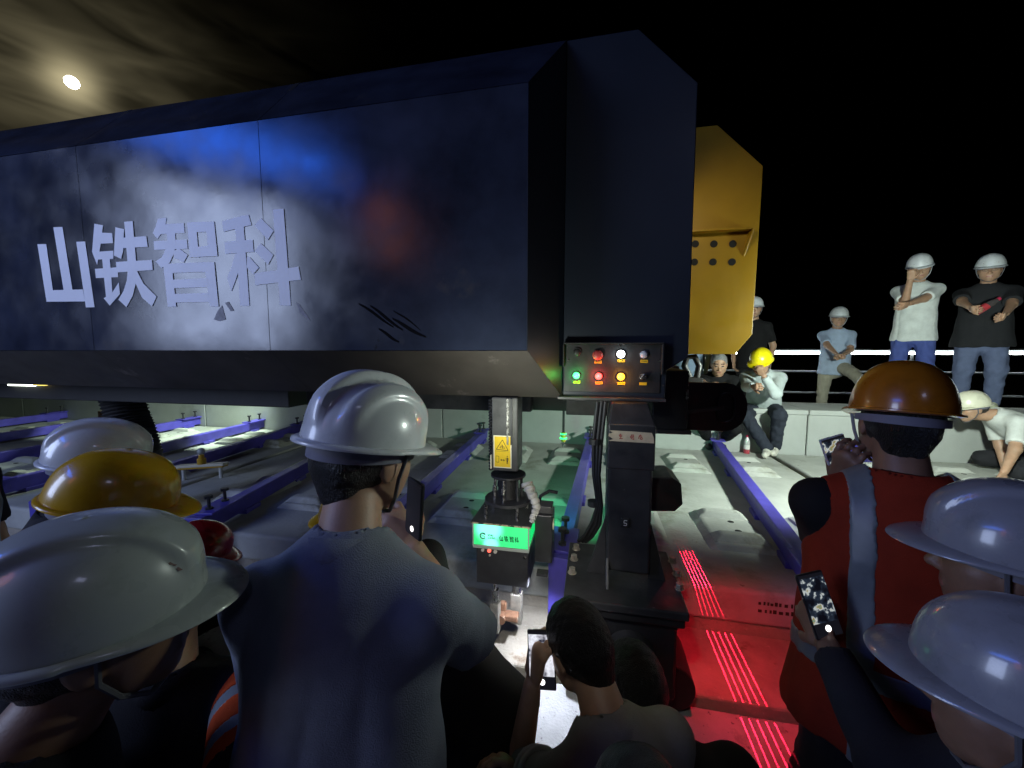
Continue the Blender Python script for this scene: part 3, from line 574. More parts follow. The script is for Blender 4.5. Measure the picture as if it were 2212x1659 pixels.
part(m, 'keep_clear_symbol', INK, th)
# round flanges and linkage
fc = PY(1098, 1022, TF + .11); fz1 = fc[2]
part(MB().cyl((fc[0], fc[1], fz1 - .012), (fc[0], fc[1], fz1), .085, 36), 'flange', BLACK, th, smooth=True, bevel=.002)
gz = PY(1095, 1088, TF + .06)[2]
part(MB().cyl((fc[0], fc[1], gz), (fc[0], fc[1], gz + .014), .115, 40), 'flange', BLACK, th, smooth=True, bevel=.002)
part(MB().cyl((fc[0], fc[1], gz), (fc[0], fc[1], fz1 - .01), .045, 24), 'swivel_core', BLACKM, th, smooth=True)
for a in np.linspace(.4, 6.28 + .4, 6, endpoint=False):
    part(MB().cyl((fc[0] + .068 * math.cos(a), fc[1] + .068 * math.sin(a), gz + .01), (fc[0] + .064 * math.cos(a), fc[1] + .064 * math.sin(a), fz1 - .01), .007, 10).cyl((fc[0] + .068 * math.cos(a), fc[1] + .068 * math.sin(a), gz + .05), (fc[0] + .066 * math.cos(a), fc[1] + .066 * math.sin(a), gz + .075), .011, 10), 'link_rod', CHROME if a < 5 and a > 3.4 else BLACK, th, smooth=True)
# cover plate
b0, b1 = PY(1022, 1140, TF - .03)[0], PY(1142, 1150, TF - .03)[0]; pz = PY(1085, 1136, TF - .035)[2]
part(MB().bx(b0 - .010, b1 + .012, TF - .035, TF + .24, pz, pz + .008), 'cover_plate', BLACK, th, bevel=.002)
part(MB().bx(b0 - .010, b1 + .012, TF - .0365, TF - .0352, pz - .001, pz + .006), 'cover_edge', mat('worn_edge', (.40, .33, .20), .7, vary=.5, vscale=60, spots=[((.02, .02, .02), 40, .5, .05)]), th)
for dx, dy in ((.05, .05), (.20, .05), (.05, .20), (.22, .2)): part(MB().cyl((b0 + dx, TF - .035 + dy, pz + .008), (b0 + dx, TF - .035 + dy, gz + .002), .008, 12), 'standoff', CHROME, th, smooth=True)
# green sign box
lz1, lz0 = pz - .002, PY(1080, 1183, TF - .03)[2]
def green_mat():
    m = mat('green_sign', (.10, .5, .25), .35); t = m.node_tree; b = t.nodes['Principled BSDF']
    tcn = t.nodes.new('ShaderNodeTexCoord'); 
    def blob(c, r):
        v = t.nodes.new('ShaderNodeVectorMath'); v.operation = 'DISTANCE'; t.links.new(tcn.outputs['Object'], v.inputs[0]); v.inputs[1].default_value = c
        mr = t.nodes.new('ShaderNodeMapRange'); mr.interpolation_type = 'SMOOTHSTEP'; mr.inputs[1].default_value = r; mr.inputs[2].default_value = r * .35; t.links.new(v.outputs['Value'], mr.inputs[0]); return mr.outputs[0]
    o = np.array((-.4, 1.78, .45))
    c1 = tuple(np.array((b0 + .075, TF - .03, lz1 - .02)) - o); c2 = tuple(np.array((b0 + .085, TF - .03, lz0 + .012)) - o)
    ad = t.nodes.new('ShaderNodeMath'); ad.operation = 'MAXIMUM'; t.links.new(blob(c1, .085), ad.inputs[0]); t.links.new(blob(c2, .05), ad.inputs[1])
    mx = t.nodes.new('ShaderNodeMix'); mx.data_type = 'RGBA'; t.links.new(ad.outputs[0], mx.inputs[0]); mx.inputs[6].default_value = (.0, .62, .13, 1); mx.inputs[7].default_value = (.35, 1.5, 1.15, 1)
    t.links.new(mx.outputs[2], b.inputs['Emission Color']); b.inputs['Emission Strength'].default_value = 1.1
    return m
GS = green_mat()
part(MB().bx(b0, b1, TF - .030, TF + .20, lz0 + .004, lz1), 'sign_box', GS, th, bevel=.002)
part(MB().bx(b0 - .002, b1 + .002, TF - .032, TF + .202, lz0 - .012, lz0 + .003), 'sign_rim', mat('sign_rim', (.35, .38, .34), .5), th, bevel=.001)
part(MB().bx(b0 - .003, b0 + .003, TF - .033, TF - .0305, lz0, lz1).bx(b1 - .003, b1 + .003, TF - .033, TF - .0305, lz0, lz1), 'sign_corner', MATS['sign_rim'], th)
gw, gh = b1 - b0, lz1 - lz0; sf = TF - .0308
GINK = mat('sign_ink', (.0, .05, .015), .6)
def on_sign(u_, v_, k=0): return np.array((b0 + gw * u_, sf - .0002 - .00004 * k, lz0 + gh * v_))
part(MB().tube([on_sign(.18, .47) + np.array((.0135 * math.cos(a), 0, .0135 * math.sin(a))) for a in np.linspace(.5, 5.6, 24)], .0022, 6).tube([on_sign(.135, .50), on_sign(.18, .56), on_sign(.225, .52)], .0014, 6).tube([on_sign(.14, .45), on_sign(.19, .47), on_sign(.22, .42)], .0014, 6), 'sign_emblem', GINK, th)
for gi, g in enumerate(GLYPHS):
    xs_ = [p[0] for pl_ in g for p in pl_]; ys_ = [p[1] for pl_ in g for p in pl_]; x0_, x1_, y0_, y1_ = min(xs_), max(xs_), min(ys_), max(ys_)
    c0 = .475 + gi * .092
    part(glyph(g, lambda x, y, o: on_sign(c0 + .078 * (x - x0_) / (x1_ - x0_), .30 + .26 * (1 - (y - y0_) / (y1_ - y0_)), 0) - np.array((0, o, 0)), .0002, .00003), 'sign_character', GINK, th)
def text_mesh(txt, size, name, m, parent, origin, bold=0.0):
    cu = bpy.data.curves.new(name, 'FONT'); cu.body = txt; cu.size = size; cu.offset = bold; cu.extrude = .0002; cu.resolution_u = 3
    o = bpy.data.objects.new('tmp', cu); COL.objects.link(o); dg = bpy.context.evaluated_depsgraph_get(); me = bpy.data.meshes.new_from_object(o.evaluated_get(dg))
    bpy.data.objects.remove(o); vs = [(v.co.x + origin[0], origin[1] - v.co.z, v.co.y + origin[2]) for v in me.vertices]; mb = MB(); mb.add(vs, [tuple(p.vertices) for p in me.polygons]); bpy.data.meshes.remove(me)
    return part(mb, name, m, parent)
text_mesh('SDRI', .0135, 'sign_text', GINK, th, on_sign(.265, .475), .0004)
text_mesh('山东铁路', .0095, 'sign_text', GINK, th, on_sign(.265, .365), .0002)
# black drive box under the sign
kz0 = PY(1085, 1264, TF - .02)[2]
part(MB().bx(b0 + .012, b1 - .004, TF - .022, TF + .20, kz0, lz0 - .013), 'drive_box', BLACK, th, bevel=.004)
for u_, v_, r_, mt in ((.17, .88, .0075, mat('pale_button', (.55, .52, .45), .5)), (.29, .88, .0085, emis('box_red', (1, .10, .06), 2.2)), (.40, .87, .0085, MATS['pale_button']), (.30, .76, .0045, MATS['pale_button']), (.93, .80, .006, CHROME)):
    c = np.array((b0 + gw * u_, TF - .0225, kz0 + (lz0 - kz0) * v_)); part(MB().cyl(c, c + (0, -.006, 0), r_, 16), 'button', mt, th, smooth=True)
# spindles with sockets
for px, zt, sx_ in ((1070, 1362, 1.0), (1116, 1342, 1.25)):
    c = PY(px, 1290, TF + (.03 if px < 1100 else .12)); bz = PY(px, zt, c[1])[2]
    part(MB().cyl((c[0], c[1], kz0 - .06), (c[0], c[1], kz0 + .002), .011, 16).cyl((c[0], c[1], kz0 - .13), (c[0], c[1], kz0 - .055), .017 * sx_, 20), 'spindle', CHROME, th, smooth=True)
    part(MB().box((c[0], c[1], (bz + kz0 - .12) / 2), (.044 * sx_, .05, kz0 - .12 - bz)), 'socket_block', mat('worn_steel', (.42, .40, .34), .5, .7, vary=.3, vscale=30, spots=[((.25, .12, .05), 26, .6, .08)]), th, bevel=.004)
    part(MB().cyl((c[0], c[1] - .026, bz + .028), (c[0], c[1] - .030, bz + .028), .013, 18).cyl((c[0], c[1] - .0302, bz + .028), (c[0], c[1] - .034, bz + .028), .008, 6), 'set_screw', CHROME, th)
c = PY(1098, 1330, TF + .06); part(MB().box(c, (.10, .05, .03)).box(c + (-.03, .02, .03), (.03, .03, .05)), 'clamp_arm', RUST, th, bevel=.006)
part(MB().cyl(c + (-.03, -.035, -.005), c + (-.03, .02, -.005), .022, 16), 'clamp_roller', RUST, th, smooth=True)
# side servo
m0, m1 = PY(1155, 1112, TF + .05), PY(1192, 1218, TF + .05)
part(MB().bx(m0[0], m1[0], TF + .05, TF + .17, m1[2], m0[2]), 'servo_motor', BLACK, th, bevel=.005)
part(MB().bx(m0[0] + .006, m1[0] - .004, TF + .07, TF + .15, m0[2], m0[2] + .035), 'servo_cap', GREYM, th, bevel=.004)
part(MB().cyl((m1[0], TF + .10, m0[2] - .06), (m1[0] + .004, TF + .10, m0[2] - .06), .026, 20), 'servo_label', STICKW, th)
part(MB().tube([(m0[0] + .01, TF + .10, m0[2] + .03), (m0[0] + .02, TF + .11, m0[2] + .07), (m0[0] + .06, TF + .13, m0[2] + .09), (m0[0] + .10, TF + .13, m0[2] + .085)], .008, 8), 'servo_cable', BLACKM, th, smooth=True)
path = [PY(1138, 1042, TF + .02), PY(1146, 1060, TF + .01), PY(1156, 1080, TF), PY(1160, 1098, TF), PY(1152, 1115, TF - .01), PY(1148, 1132, TF - .01)]; pp = []
for i in range(len(path) - 1):
    for t_ in np.linspace(0, 1, 5, endpoint=False): pp.append(path[i] * (1 - t_) + path[i + 1] * t_ + RNG.normal(0, .0012, 3))
part(MB().tube(pp, [.026 * (1 - .55 * (i / len(pp))) * (1 + .16 * math.sin(i * 1.9)) for i in range(len(pp))], 14), 'cable_wrap', GREYF, th, smooth=True)
gl = lamp('SPOT', 'green_lamp', (-.32, 1.98, 1.08), (-.2, 3.2, .62), 26, (.05, 1.0, .35), spot_size=R(95), spot_blend=.8, shadow_soft_size=.03)
wl = lamp('SPOT', 'work_lamp', (-.20, 1.66, .78), (-.30, 1.58, .3), 24, (.80, .85, 1.0), spot_size=R(120), spot_blend=.5, shadow_soft_size=.015)
part(MB().bx(-.225, -.175, 1.64, 1.68, .785, .80), 'lamp_holder', BLACK, th, bevel=.002)
# far tool with green ring
ft = thing('marking_probe', (0, 4.0, .62), 'small yellow probe with a glowing green ring over the far rail seat', 'probe')
c = PY(1217, 945, 3.6); part(MB().cyl(c + (0, 0, -.04), c + (0, 0, .05), .022, 16), 'probe_body', mat('brass_yellow', (.5, .36, .05), .4), ft, smooth=True)
part(MB().cyl(c + (0, 0, -.09), c + (0, 0, -.04), .010, 12), 'probe_tip', CHROME, ft, smooth=True)
part(MB().cyl(c + (0, 0, -.012), c + (0, 0, 0), .034, 20).cyl(c + (0, 0, .03), c + (0, 0, .04), .03, 20), 'light_ring', emis('green_ring', (.02, 1, .2), 3), ft)
part(MB().cyl(c + (0, 0, .05), (c[0], c[1], 1.45), .012, 8), 'hanger', BLACK, ft)

# small yellow jack standing on the slab
jk = thing('rail_jack', (-3.0, 2.7, .6), 'small yellow levelling jack with white top bar on the slab', 'jack')
o = PZ(438, 1030, .62); JY = mat('jack_yellow', (.50, .30, .02), .45)
dv = np.array((.55, .25, 0)); dv = dv / np.linalg.norm(dv)
jm = np.array((o[0], o[1], .72))
part(MB().prism([jm - dv * .20 + (0, -.035, 0), jm + dv * .20 + (0, -.035, 0), jm + dv * .20 + (0, .035, 0), jm - dv * .20 + (0, .035, 0)], (0, 0, .025)), 'cross_bar', mat('pale_paint', (.66, .63, .5), .5), jk, bevel=.004)
part(MB().prism([jm - dv * .19 + (0, -.030, -.014), jm + dv * .19 + (0, -.030, -.014), jm + dv * .19 + (0, .03, -.014), jm - dv * .19 + (0, .03, -.014)], (0, 0, .013)), 'lower_bar', JY, jk)
for s_ in (-.15, .15): part(MB().cyl(jm + dv * s_ + (0, 0, -.014), (jm + dv * s_)[:2].tolist() + [.60], .016, 12), 'leg', mat('jack_leg', (.55, .57, .52), .5), jk)
part(MB().cyl(jm + (0, 0, .025), jm + (0, 0, .075), .035, 16).cyl(jm + (0, 0, .075), jm + (0, 0, .11), .022, 16), 'screw_body', JY, jk, smooth=True)
part(MB().sphere(jm + (0, 0, .145), .032, 16, 10), 'knob', mat('clear_knob', (.45, .5, .5), .2), jk, smooth=True)

# slim lamp under the frame and a small red marker lamp on the far slab
wlb = thing('work_light', (-3.7, 1.93, 1.5), 'slim lit white lamp hanging under the housing at the left edge', 'lamp')
p0_, p1_ = PY(18, 833, 1.93), PY(96, 828, 1.93)
part(MB().bx(p0_[0], p1_[0] - .10, 1.925, 1.945, p0_[2], p0_[2] + .022), 'lamp_tube', emis('lamp_tube', (.92, 1.0, .88), 5), wlb, bevel=.004); part(MB().bx(p1_[0] - .10, p1_[0], 1.925, 1.945, p0_[2] + .006, p0_[2] + .018), 'lamp_end', emis('lamp_end', (1.0, .75, .15), 2), wlb)
mkl = thing('marker_lamp', tuple(PZ(575, 916, .62)), 'small glowing red marker lamp on the slab left of the ridged white hard hat', 'lamp')
q_ = PZ(575, 916, .602); part(MB().cyl(q_, q_ + (0, 0, .03), .03, 16), 'lamp_base', BLACK, mkl); part(MB().sphere(q_ + (0, 0, .035), .018, 12, 8), 'lens', emis('marker_red', (1, .03, .03), 12), mkl, smooth=True)
lamp('SPOT', 'marker_glow', tuple(q_ + (.03, -.02, .10)), tuple(q_ + (.9, .35, -.1)), 9, (1.0, .03, .04), spot_size=R(120), spot_blend=.8, shadow_soft_size=.02)

# ================================================================== PEOPLE
# bodies and garments are smooth-blended tapered limbs polygonised on a grid
def vec(*a): return np.array(a, dtype=np.float32)
def cone(a, b, ra, rb, ax=None, k=1.0):
    a = np.asarray(a, np.float32); b = np.asarray(b, np.float32); ba = b - a; L2 = float(ba @ ba) + 1e-9
    axv = None if ax is None else np.asarray(ax, np.float32)
    def f(P):
        pa = P - a; t = np.clip((pa @ ba) / L2, 0, 1); v = pa - t[:, None] * ba
        if axv is not None: c = v @ axv; v = v - np.outer(c * (1 - 1 / k), axv).astype(np.float32)
        return np.sqrt((v * v).sum(1)) - (ra + t * (rb - ra))
    m = max(ra, rb) * max(1, k); f.lo = np.minimum(a, b) - m; f.hi = np.maximum(a, b) + m; return f
def ell(c, r, M=None):
    c = np.asarray(c, np.float32); r = np.asarray(r, np.float32); M = np.eye(3, dtype=np.float32) if M is None else np.asarray(M, np.float32)
    def f(P):
        q = ((P - c) @ M) / r; n = np.sqrt((q * q).sum(1)); return (n - 1) * float(r.min())
    f.lo = c - r.max(); f.hi = c + r.max(); return f
def blend(fs, k):
    def f(P):
        d = fs[0](P)
        for g in fs[1:]:
            e = g(P); h = np.clip(.5 + .5 * (e - d) / k, 0, 1); d = e * (1 - h) + d * h - k * h * (1 - h)
        return d
    f.lo = np.min([g.lo for g in fs], 0); f.hi = np.max([g.hi for g in fs], 0); return f
def minus(f, g, k=.008):
    def h(P):
        a, b = f(P), -g(P); t = np.clip(.5 - .5 * (b - a) / k, 0, 1); return b * (1 - t) + a * t + k * t * (1 - t)
    h.lo, h.hi = f.lo, f.hi; return h
def halfspace(p, n):
    p = np.asarray(p, np.float32); n = np.asarray(n, np.float32); n = n / np.linalg.norm(n)
    f = lambda P: (P - p) @ n
    return f
def clip(f, *planes):
    def h(P):
        d = f(P)
        for q in planes: d = np.maximum(d, q(P))
        return d
    h.lo, h.hi = f.lo, f.hi; return h
def wrinkle(f, amp, freq, seed, axis=None, top=None):
    r_ = np.random.default_rng(seed); K = r_.normal(0, 1, (5, 3)) * freq; ph = r_.uniform(0, 6.28, 5)
    if axis is not None: K = K - np.outer(K @ np.asarray(axis), np.asarray(axis)) * .86
    K = K.astype(np.float32)
    def h(P):
        w = 0
        for i in range(5): w = w + 1 - 2 * np.abs(np.sin(P @ K[i] + ph[i] + 1.6 * np.sin(P @ K[(i + 2) % 5] * .5))) ** .7
        if top is not None: w = w * np.clip((top - P[:, 2]) / .22 + .12, .12, 1)
        return f(P) + amp * w / 2.2
    h.lo, h.hi = f.lo - amp * 2, f.hi + amp * 2; return h
CORN = [(i, j, k) for i in (0, 1) for j in (0, 1) for k in (0, 1)]
EDG = [(a, b) for a in range(8) for b in range(a + 1, 8) if sum(abs(np.array(CORN[a]) - np.array(CORN[b]))) == 1]
def nets(f, h):
    lo = f.lo - 2.5 * h; hi = f.hi + 2.5 * h; n = np.ceil((hi - lo) / h).astype(int) + 1
    # coarse pass keeps only the blocks near the surface
    ax = [lo[i] + h * np.arange(n[i], dtype=np.float32) for i in range(3)]
    S = 4; nc = [np.arange(0, n[i] + S, S) for i in range(3)]
    G = np.stack(np.meshgrid(*[lo[i] + h * nc[i].astype(np.float32) for i in range(3)], indexing='ij'), -1).reshape(-1, 3).astype(np.float32)
    dc = f(G).reshape([len(c) for c in nc]); keepc = np.abs(dc) < S * h * 2.6
    D = np.repeat(np.repeat(np.repeat(dc, S, 0), S, 1), S, 2)[S // 2:, S // 2:, S // 2:]
    kp = np.repeat(np.repeat(np.repeat(keepc, S, 0), S, 1), S, 2)[S // 2:, S // 2:, S // 2:]
    n = np.minimum(n, np.array(D.shape)); D = D[:n[0], :n[1], :n[2]].astype(np.float32).copy(); kp = kp[:n[0], :n[1], :n[2]]
    idx = np.argwhere(kp); D[kp] = f((lo + h * idx).astype(np.float32))
    ins = D < 0; c8 = [ins[i:n[0] - 1 + i, j:n[1] - 1 + j, k:n[2] - 1 + k] for i, j, k in CORN]
    s = sum(c.astype(np.int8) for c in c8); act = (s > 0) & (s < 8); cells = np.argwhere(act); ci = -np.ones(act.shape, np.int64); ci[act] = np.arange(len(cells))
    vals = np.stack([D[cells[:, 0] + i, cells[:, 1] + j, cells[:, 2] + k] for i, j, k in CORN], 1); acc = np.zeros((len(cells), 3)); cnt = np.zeros(len(cells))
    for a, b in EDG:
        va, vb = vals[:, a], vals[:, b]; m = (va < 0) != (vb < 0); t = np.where(m, va / np.where(m, va - vb, 1), 0)
        p = np.array(CORN[a]) + t[:, None] * (np.array(CORN[b]) - np.array(CORN[a])); acc[m] += p[m]; cnt[m] += 1
    V = lo + h * (cells + acc / cnt[:, None]); F = []
    for axn in range(3):
        u, v = (axn + 1) % 3, (axn + 2) % 3; sl0 = [slice(None)] * 3; sl1 = [slice(None)] * 3; sl0[axn] = slice(0, n[axn] - 1); sl1[axn] = slice(1, n[axn])
        A = ins[tuple(sl0)]; B = ins[tuple(sl1)]; e = np.argwhere(A != B)
        e = e[(e[:, u] > 0) & (e[:, v] > 0) & (e[:, u] < n[u] - 1) & (e[:, v] < n[v] - 1)]
        if not len(e): continue
        flip = A[e[:, 0], e[:, 1], e[:, 2]]; q = []
        for du, dv in ((-1, -1), (0, -1), (0, 0), (-1, 0)):
            c = e.copy(); c[:, u] += du; c[:, v] += dv; q.append(ci[c[:, 0], c[:, 1], c[:, 2]])
        q = np.stack(q, 1); q[~flip] = q[~flip][:, ::-1]; F.append(q)
    return V, np.concatenate(F)
def grid_mesh(name, shells, mats, parent, pick=None):
    Vs, Fs, k = [], [], 0
    for V, F in shells: Vs.append(V); Fs.append(F + k); k += len(V)
    V = np.concatenate(Vs); F = np.concatenate(Fs); off = np.zeros(3); r_ = parent
    while r_ is not None: off += np.array(r_.location); r_ = r_.parent
    me = bpy.data.meshes.new(name); me.vertices.add(len(V)); me.vertices.foreach_set('co', (V - off).astype(np.float32).ravel())
    me.loops.add(4 * len(F)); me.loops.foreach_set('vertex_index', F.ravel().astype(np.int32)); me.polygons.add(len(F)); me.polygons.foreach_set('loop_start', np.arange(0, 4 * len(F), 4, dtype=np.int32)); me.polygons.foreach_set('loop_total', np.full(len(F), 4, np.int32))
    for m in mats: me.materials.append(m)
    if pick is not None: me.polygons.foreach_set('material_index', pick(V[F].mean(1)).astype(np.int32))
    me.polygons.foreach_set('use_smooth', np.ones(len(F), bool)); me.update(calc_edges=True); me.validate()
    o = bpy.data.objects.new(name, me); COL.objects.link(o); o.parent = parent; return o
def rotm(yaw=0, pitch=0, roll=0):                # yaw ccw from +Y, pitch nods forward/down, roll tips to the right ear
    return np.array(Matrix.Rotation(R(yaw), 3, 'Z') @ Matrix.Rotation(R(-pitch), 3, 'X') @ Matrix.Rotation(R(roll), 3, 'Y'))
def ik(S, H, l1, l2, pole):
    d = H - S; D = np.linalg.norm(d); D2 = min(D, (l1 + l2) * .995); d = d / (D + 1e-9); H2 = S + d * D2
    a = (l1 * l1 - l2 * l2 + D2 * D2) / (2 * D2); h_ = math.sqrt(max(0, l1 * l1 - a * a)); p = np.asarray(pole, float); p = p - d * (p @ d); p = p / (np.linalg.norm(p) + 1e-9)
    return S + d * a + p * h_, H2
def fabric(name, c, rough=.85, vary=.12): return mat(name, c, rough, vary=vary, vscale=14, bump=.35, bscale=420, spec=.25)
def skinmat(name, c): return mat(name, c, .5, vary=.12, vscale=22, bump=.06, bscale=220, sss=.12)
SKIN = skinmat('skin', (.42, .25, .16)); SKIN_D = skinmat('skin_tan_shaded', (.22, .12, .075)); FACE_DK = mat('brow_dark', (.02, .015, .012), .6); LIPS = mat('lips', (.30, .11, .09), .5)  # tan darkened further: shade under the hat brims put into its colour
HAIR = mat('black_hair', (.010, .009, .009), .42, vary=.4, vscale=60, bump=1.0, bscale=160, stretch=(3, 3, .6)); HAIR_G = mat('grey_hair', (.22, .22, .22), .55, vary=.35, vscale=60, bump=.9, bscale=170)
def hand_prims(wr, d, pn, curl, side, s=1.0, spread=.10):
    d = d / np.linalg.norm(d); pn = pn - d * (pn @ d); pn = pn / (np.linalg.norm(pn) + 1e-9); w = np.cross(d, pn) * side    # w points to the thumb side
    kn = wr + d * .085 * s; ps = [cone(wr - d * .02 * s, kn, .026 * s, .030 * s, pn, .52), cone(wr + w * .02 * s + d * .02 * s, kn + w * .022 * s, .015 * s, .013 * s), cone(wr - w * .018 * s + d * .02 * s, kn - w * .026 * s, .014 * s, .012 * s)]
    for i, (o, ln) in enumerate(((.030, .070), (.010, .080), (-.011, .074), (-.031, .058))):
        p = kn + w * o * s; c = curl * (1 + .06 * i); a = 0; r0 = .0092 * s; dd = d + w * spread * o * 20
        for j, fr in enumerate((.45, .32, .25)):
            a += c * (.75, 1.0, .8)[j]; q = p + (dd * math.cos(a) + pn * math.sin(a)) / np.linalg.norm(dd) * ln * fr * s * 1.1; ps.append(cone(p, q, r0, r0 * .9)); p = q; r0 *= .9
    p = wr + w * .028 * s + d * .018 * s; tdir = (d * .62 + w * .62 + pn * .45); tdir = tdir / np.linalg.norm(tdir); q = p + tdir * .042 * s; ps.append(cone(p, q, .0135 * s, .0105 * s)); t2 = tdir * .75 + pn * .35 + d * .35; q2 = q + t2 / np.linalg.norm(t2) * .032 * s; ps.append(cone(q, q2, .0105 * s, .0085 * s))
    return ps
def head_prims(C, M, s, fat=1.0):
    T = lambda x, y, z: C + M @ (np.array((x, y, z)) * s)
    X = M[:, 0]
    hs = [ell(T(0, -.012, .032), np.array((.077, .096, .100)) * s, M), cone(T(0, .030, -.020), T(0, .050, -.080), .062 * s * fat, .036 * s * fat, X, 1.08), ell(T(0, .035, -.02), np.array((.066 * fat, .060, .075)) * s, M),
          cone(T(-.035, .045, -.012), T(-.04, .03, -.06), .030 * s * fat, .026 * s * fat), cone(T(.035, .045, -.012), T(.04, .03, -.06), .030 * s * fat, .026 * s * fat)]
    f = blend(hs, .022)
    f = minus(f, ell(T(.032, .108, .014), np.array((.020, .016, .013)) * s, M), .014); f = minus(f, ell(T(-.032, .108, .014), np.array((.020, .016, .013)) * s, M), .014)
    add = [f, cone(T(0, .088, .016), T(0, .110, -.022), .008 * s, .0125 * s), ell(T(.012, .098, -.027), np.array((.009, .010, .008)) * s, M), ell(T(-.012, .098, -.027), np.array((.009, .010, .008)) * s, M),
           cone(T(-.042, .078, .038), T(.042, .078, .038), .010 * s, .010 * s), ell(T(.032, .080, .013), np.array((.014, .013, .011)) * s, M), ell(T(-.032, .080, .013), np.array((.014, .013, .011)) * s, M),
           cone(T(-.020, .084, -.056), T(.020, .084, -.056), .008 * s, .008 * s), cone(T(-.014, .084, -.066), T(.014, .084, -.066), .008 * s, .008 * s),
           ell(T(.078, -.004, .002), np.array((.010, .021, .034)) * s, M), ell(T(-.078, -.004, .002), np.array((.010, .021, .034)) * s, M)]
    g = blend(add, .007); return g
def helmet(parent, C, M, s, color, style, rim=True, strap=True, badge=None, tilt=0, mname=None, strapc=(.10, .10, .11)):
    """hard hat (shell) with brim, headband and chin strap; C, M head centre and axes"""
    M = M @ rotm(0, tilt, 0); T = lambda x, y, z: C + M @ (np.array((x, y, z)) * s)
    hm = mname or mat('helmet_%02d%02d%02d' % tuple(int(99 * c) for c in color), color, .30, vary=.05, vscale=10, coat=.5, rvary=.06, spots=[((color[0] * .55, color[1] * .55, color[2] * .55), 11, .66, .08), ((color[0] * .75, color[1] * .75, color[2] * .72), 5, .55, .12)])
    n, mrows = 112, 34; A_, B_, H_ = (.112, .138, .150 if style == 'round' else .138)
    def bump(x, y, v, az):
        f = min(1, max(0, (v - .12) / .25))
        if style == 'ridge':
            c = .018 * math.exp(-(x / .021) ** 8); sd = .011 * math.exp(-((abs(x) - .066) / .015) ** 6); return f * (c + sd)
        if style == 'slots': return f * .013 * (1 / (1 + math.exp((abs(x) - .045) / .0022)))
        if style == 'round': return 0.0
        return f * .004 * math.exp(-(x / .03) ** 4)
    vs, fs = [], []
    for j in range(mrows + 1):
        v = j / mrows; ph = v * math.pi / 2; r_ = math.cos(ph) ** .82; zz = math.sin(ph) ** (.98)
        for i in range(n):
            az = 2 * math.pi * i / n; x, y = A_ * r_ * math.sin(az), B_ * r_ * math.cos(az) - .006; b_ = bump(x, y, v, az); nx = np.array((x / A_ ** 2, y / B_ ** 2, zz / H_)); nx = nx / (np.linalg.norm(nx) + 1e-9)
            p = np.array((x, y, .043 + zz * H_)) + nx * b_; vs.append(T(*p))
    for j in range(mrows):
        for i in range(n): a, b_ = j * n + i, j * n + (i + 1) % n; fs.append((a, b_, b_ + n, a + n))
    mb = MB(); mb.add(vs, fs); sh = part(mb, 'hard_hat', hm, parent, smooth=True)
    md = sh.modifiers.new('wall', 'SOLIDIFY'); md.thickness = .0025 * s; md.offset = -1
    # brim: rolled lip with a peak in front
    vs, fs = [], []; prof = [(0, .004), (.35, .004), (.75, .002), (1.0, -.001), (1.04, -.004), (1.0, -.006), (.6, -.003), (0, -.003)]
    for i in range(n):
        az = 2 * math.pi * i / n; pk = max(0, math.cos(az)) ** 1.6; wd = .011 + .046 * pk + (.004 if style == 'ridge' else 0); dz = -.012 * pk
        for (q, z_) in prof:
            x, y = (A_ - .001 + wd * q * (.75 if pk > 0 else 1)) * math.sin(az), (B_ - .001 + wd * q) * math.cos(az) - .006; vs.append(T(x, y, .043 + z_ + dz * q * q + (.006 * (1 - pk) * q if style == 'round' else 0)))
    k = len(prof)
    for i in range(n):
        a, b_ = i * k, ((i + 1) % n) * k
        for j in range(k - 1): fs.append((a + j, b_ + j, b_ + j + 1, a + j + 1))
    mb = MB(); mb.add(vs, fs)
    off = np.array(sh.location); br = part(mb, 'brim', hm, sh, smooth=True)
    bandm = mat('helmet_band', (.16, .16, .20), .7)
    vs, fs = [], []
    for i in range(48):
        az = 2 * math.pi * i / 48
        for z_, g in ((.032, 0), (.020 - .012 * (1 - math.cos(az)) / 2, 0)): vs.append(T((.097 + g) * math.sin(az), (.117 + g) * math.cos(az) - .010, z_))
    for i in range(48): a, b_ = 2 * i, 2 * ((i + 1) % 48); fs.append((a, b_, b_ + 1, a + 1))
    mb = MB(); mb.add(vs, fs); part(mb, 'headband', bandm, sh, smooth=True)
    if strap:
        sm = mat('strap_%02d' % int(99 * strapc[0]), strapc, .7)
        for sd in (1, -1):
            part(MB().tube([T(sd * .100, .02, .030), T(sd * .092, .015, -.02), T(sd * .075, .030, -.065), T(sd * .040, .055, -.105), T(0, .066, -.118)], .0042 * s, 6), 'chin_strap', sm, sh, smooth=True)
    if style == 'slots':
        for yy in (-.055, .015):
            for sx_ in (0,):
                zz = .037 + H_ * math.sqrt(max(0, 1 - (abs(yy) / B_) ** 2)) + .0125
                part(MB().tube([T(.020, yy - .026, zz - .004), T(.022, yy, zz - .002), T(.020, yy + .026, zz - .004)], .0042 * s, 8), 'vent_slot_strip', mat('slot_shade', (.015, .018, .018), .8), sh, smooth=True)  # raised strip painted dark as the shade inside the slot
    if badge:
        bm_, pts = badge, MB()
        for i in range(9):
            az = -.5 + i * .125; q = .62; x, y, z_ = (A_ + .003) * .93 * math.sin(az) * .92, (B_ + .001) * .93 * math.cos(az) * .93, .075 + .022 * math.cos(az * 3)
            v_ = np.array((x / A_, (y + .006) / B_, (z_ - .03) / H_)); v_ = v_ / np.linalg.norm(v_); p = np.array((v_[0] * A_, v_[1] * B_ - .006, .03 + v_[2] * H_)) * 1.012
            pts.sphere(T(*p), .0052 * s, 6, 4, (1, 1, 1))
        part(pts, 'helmet_print', badge, sh)
    return sh
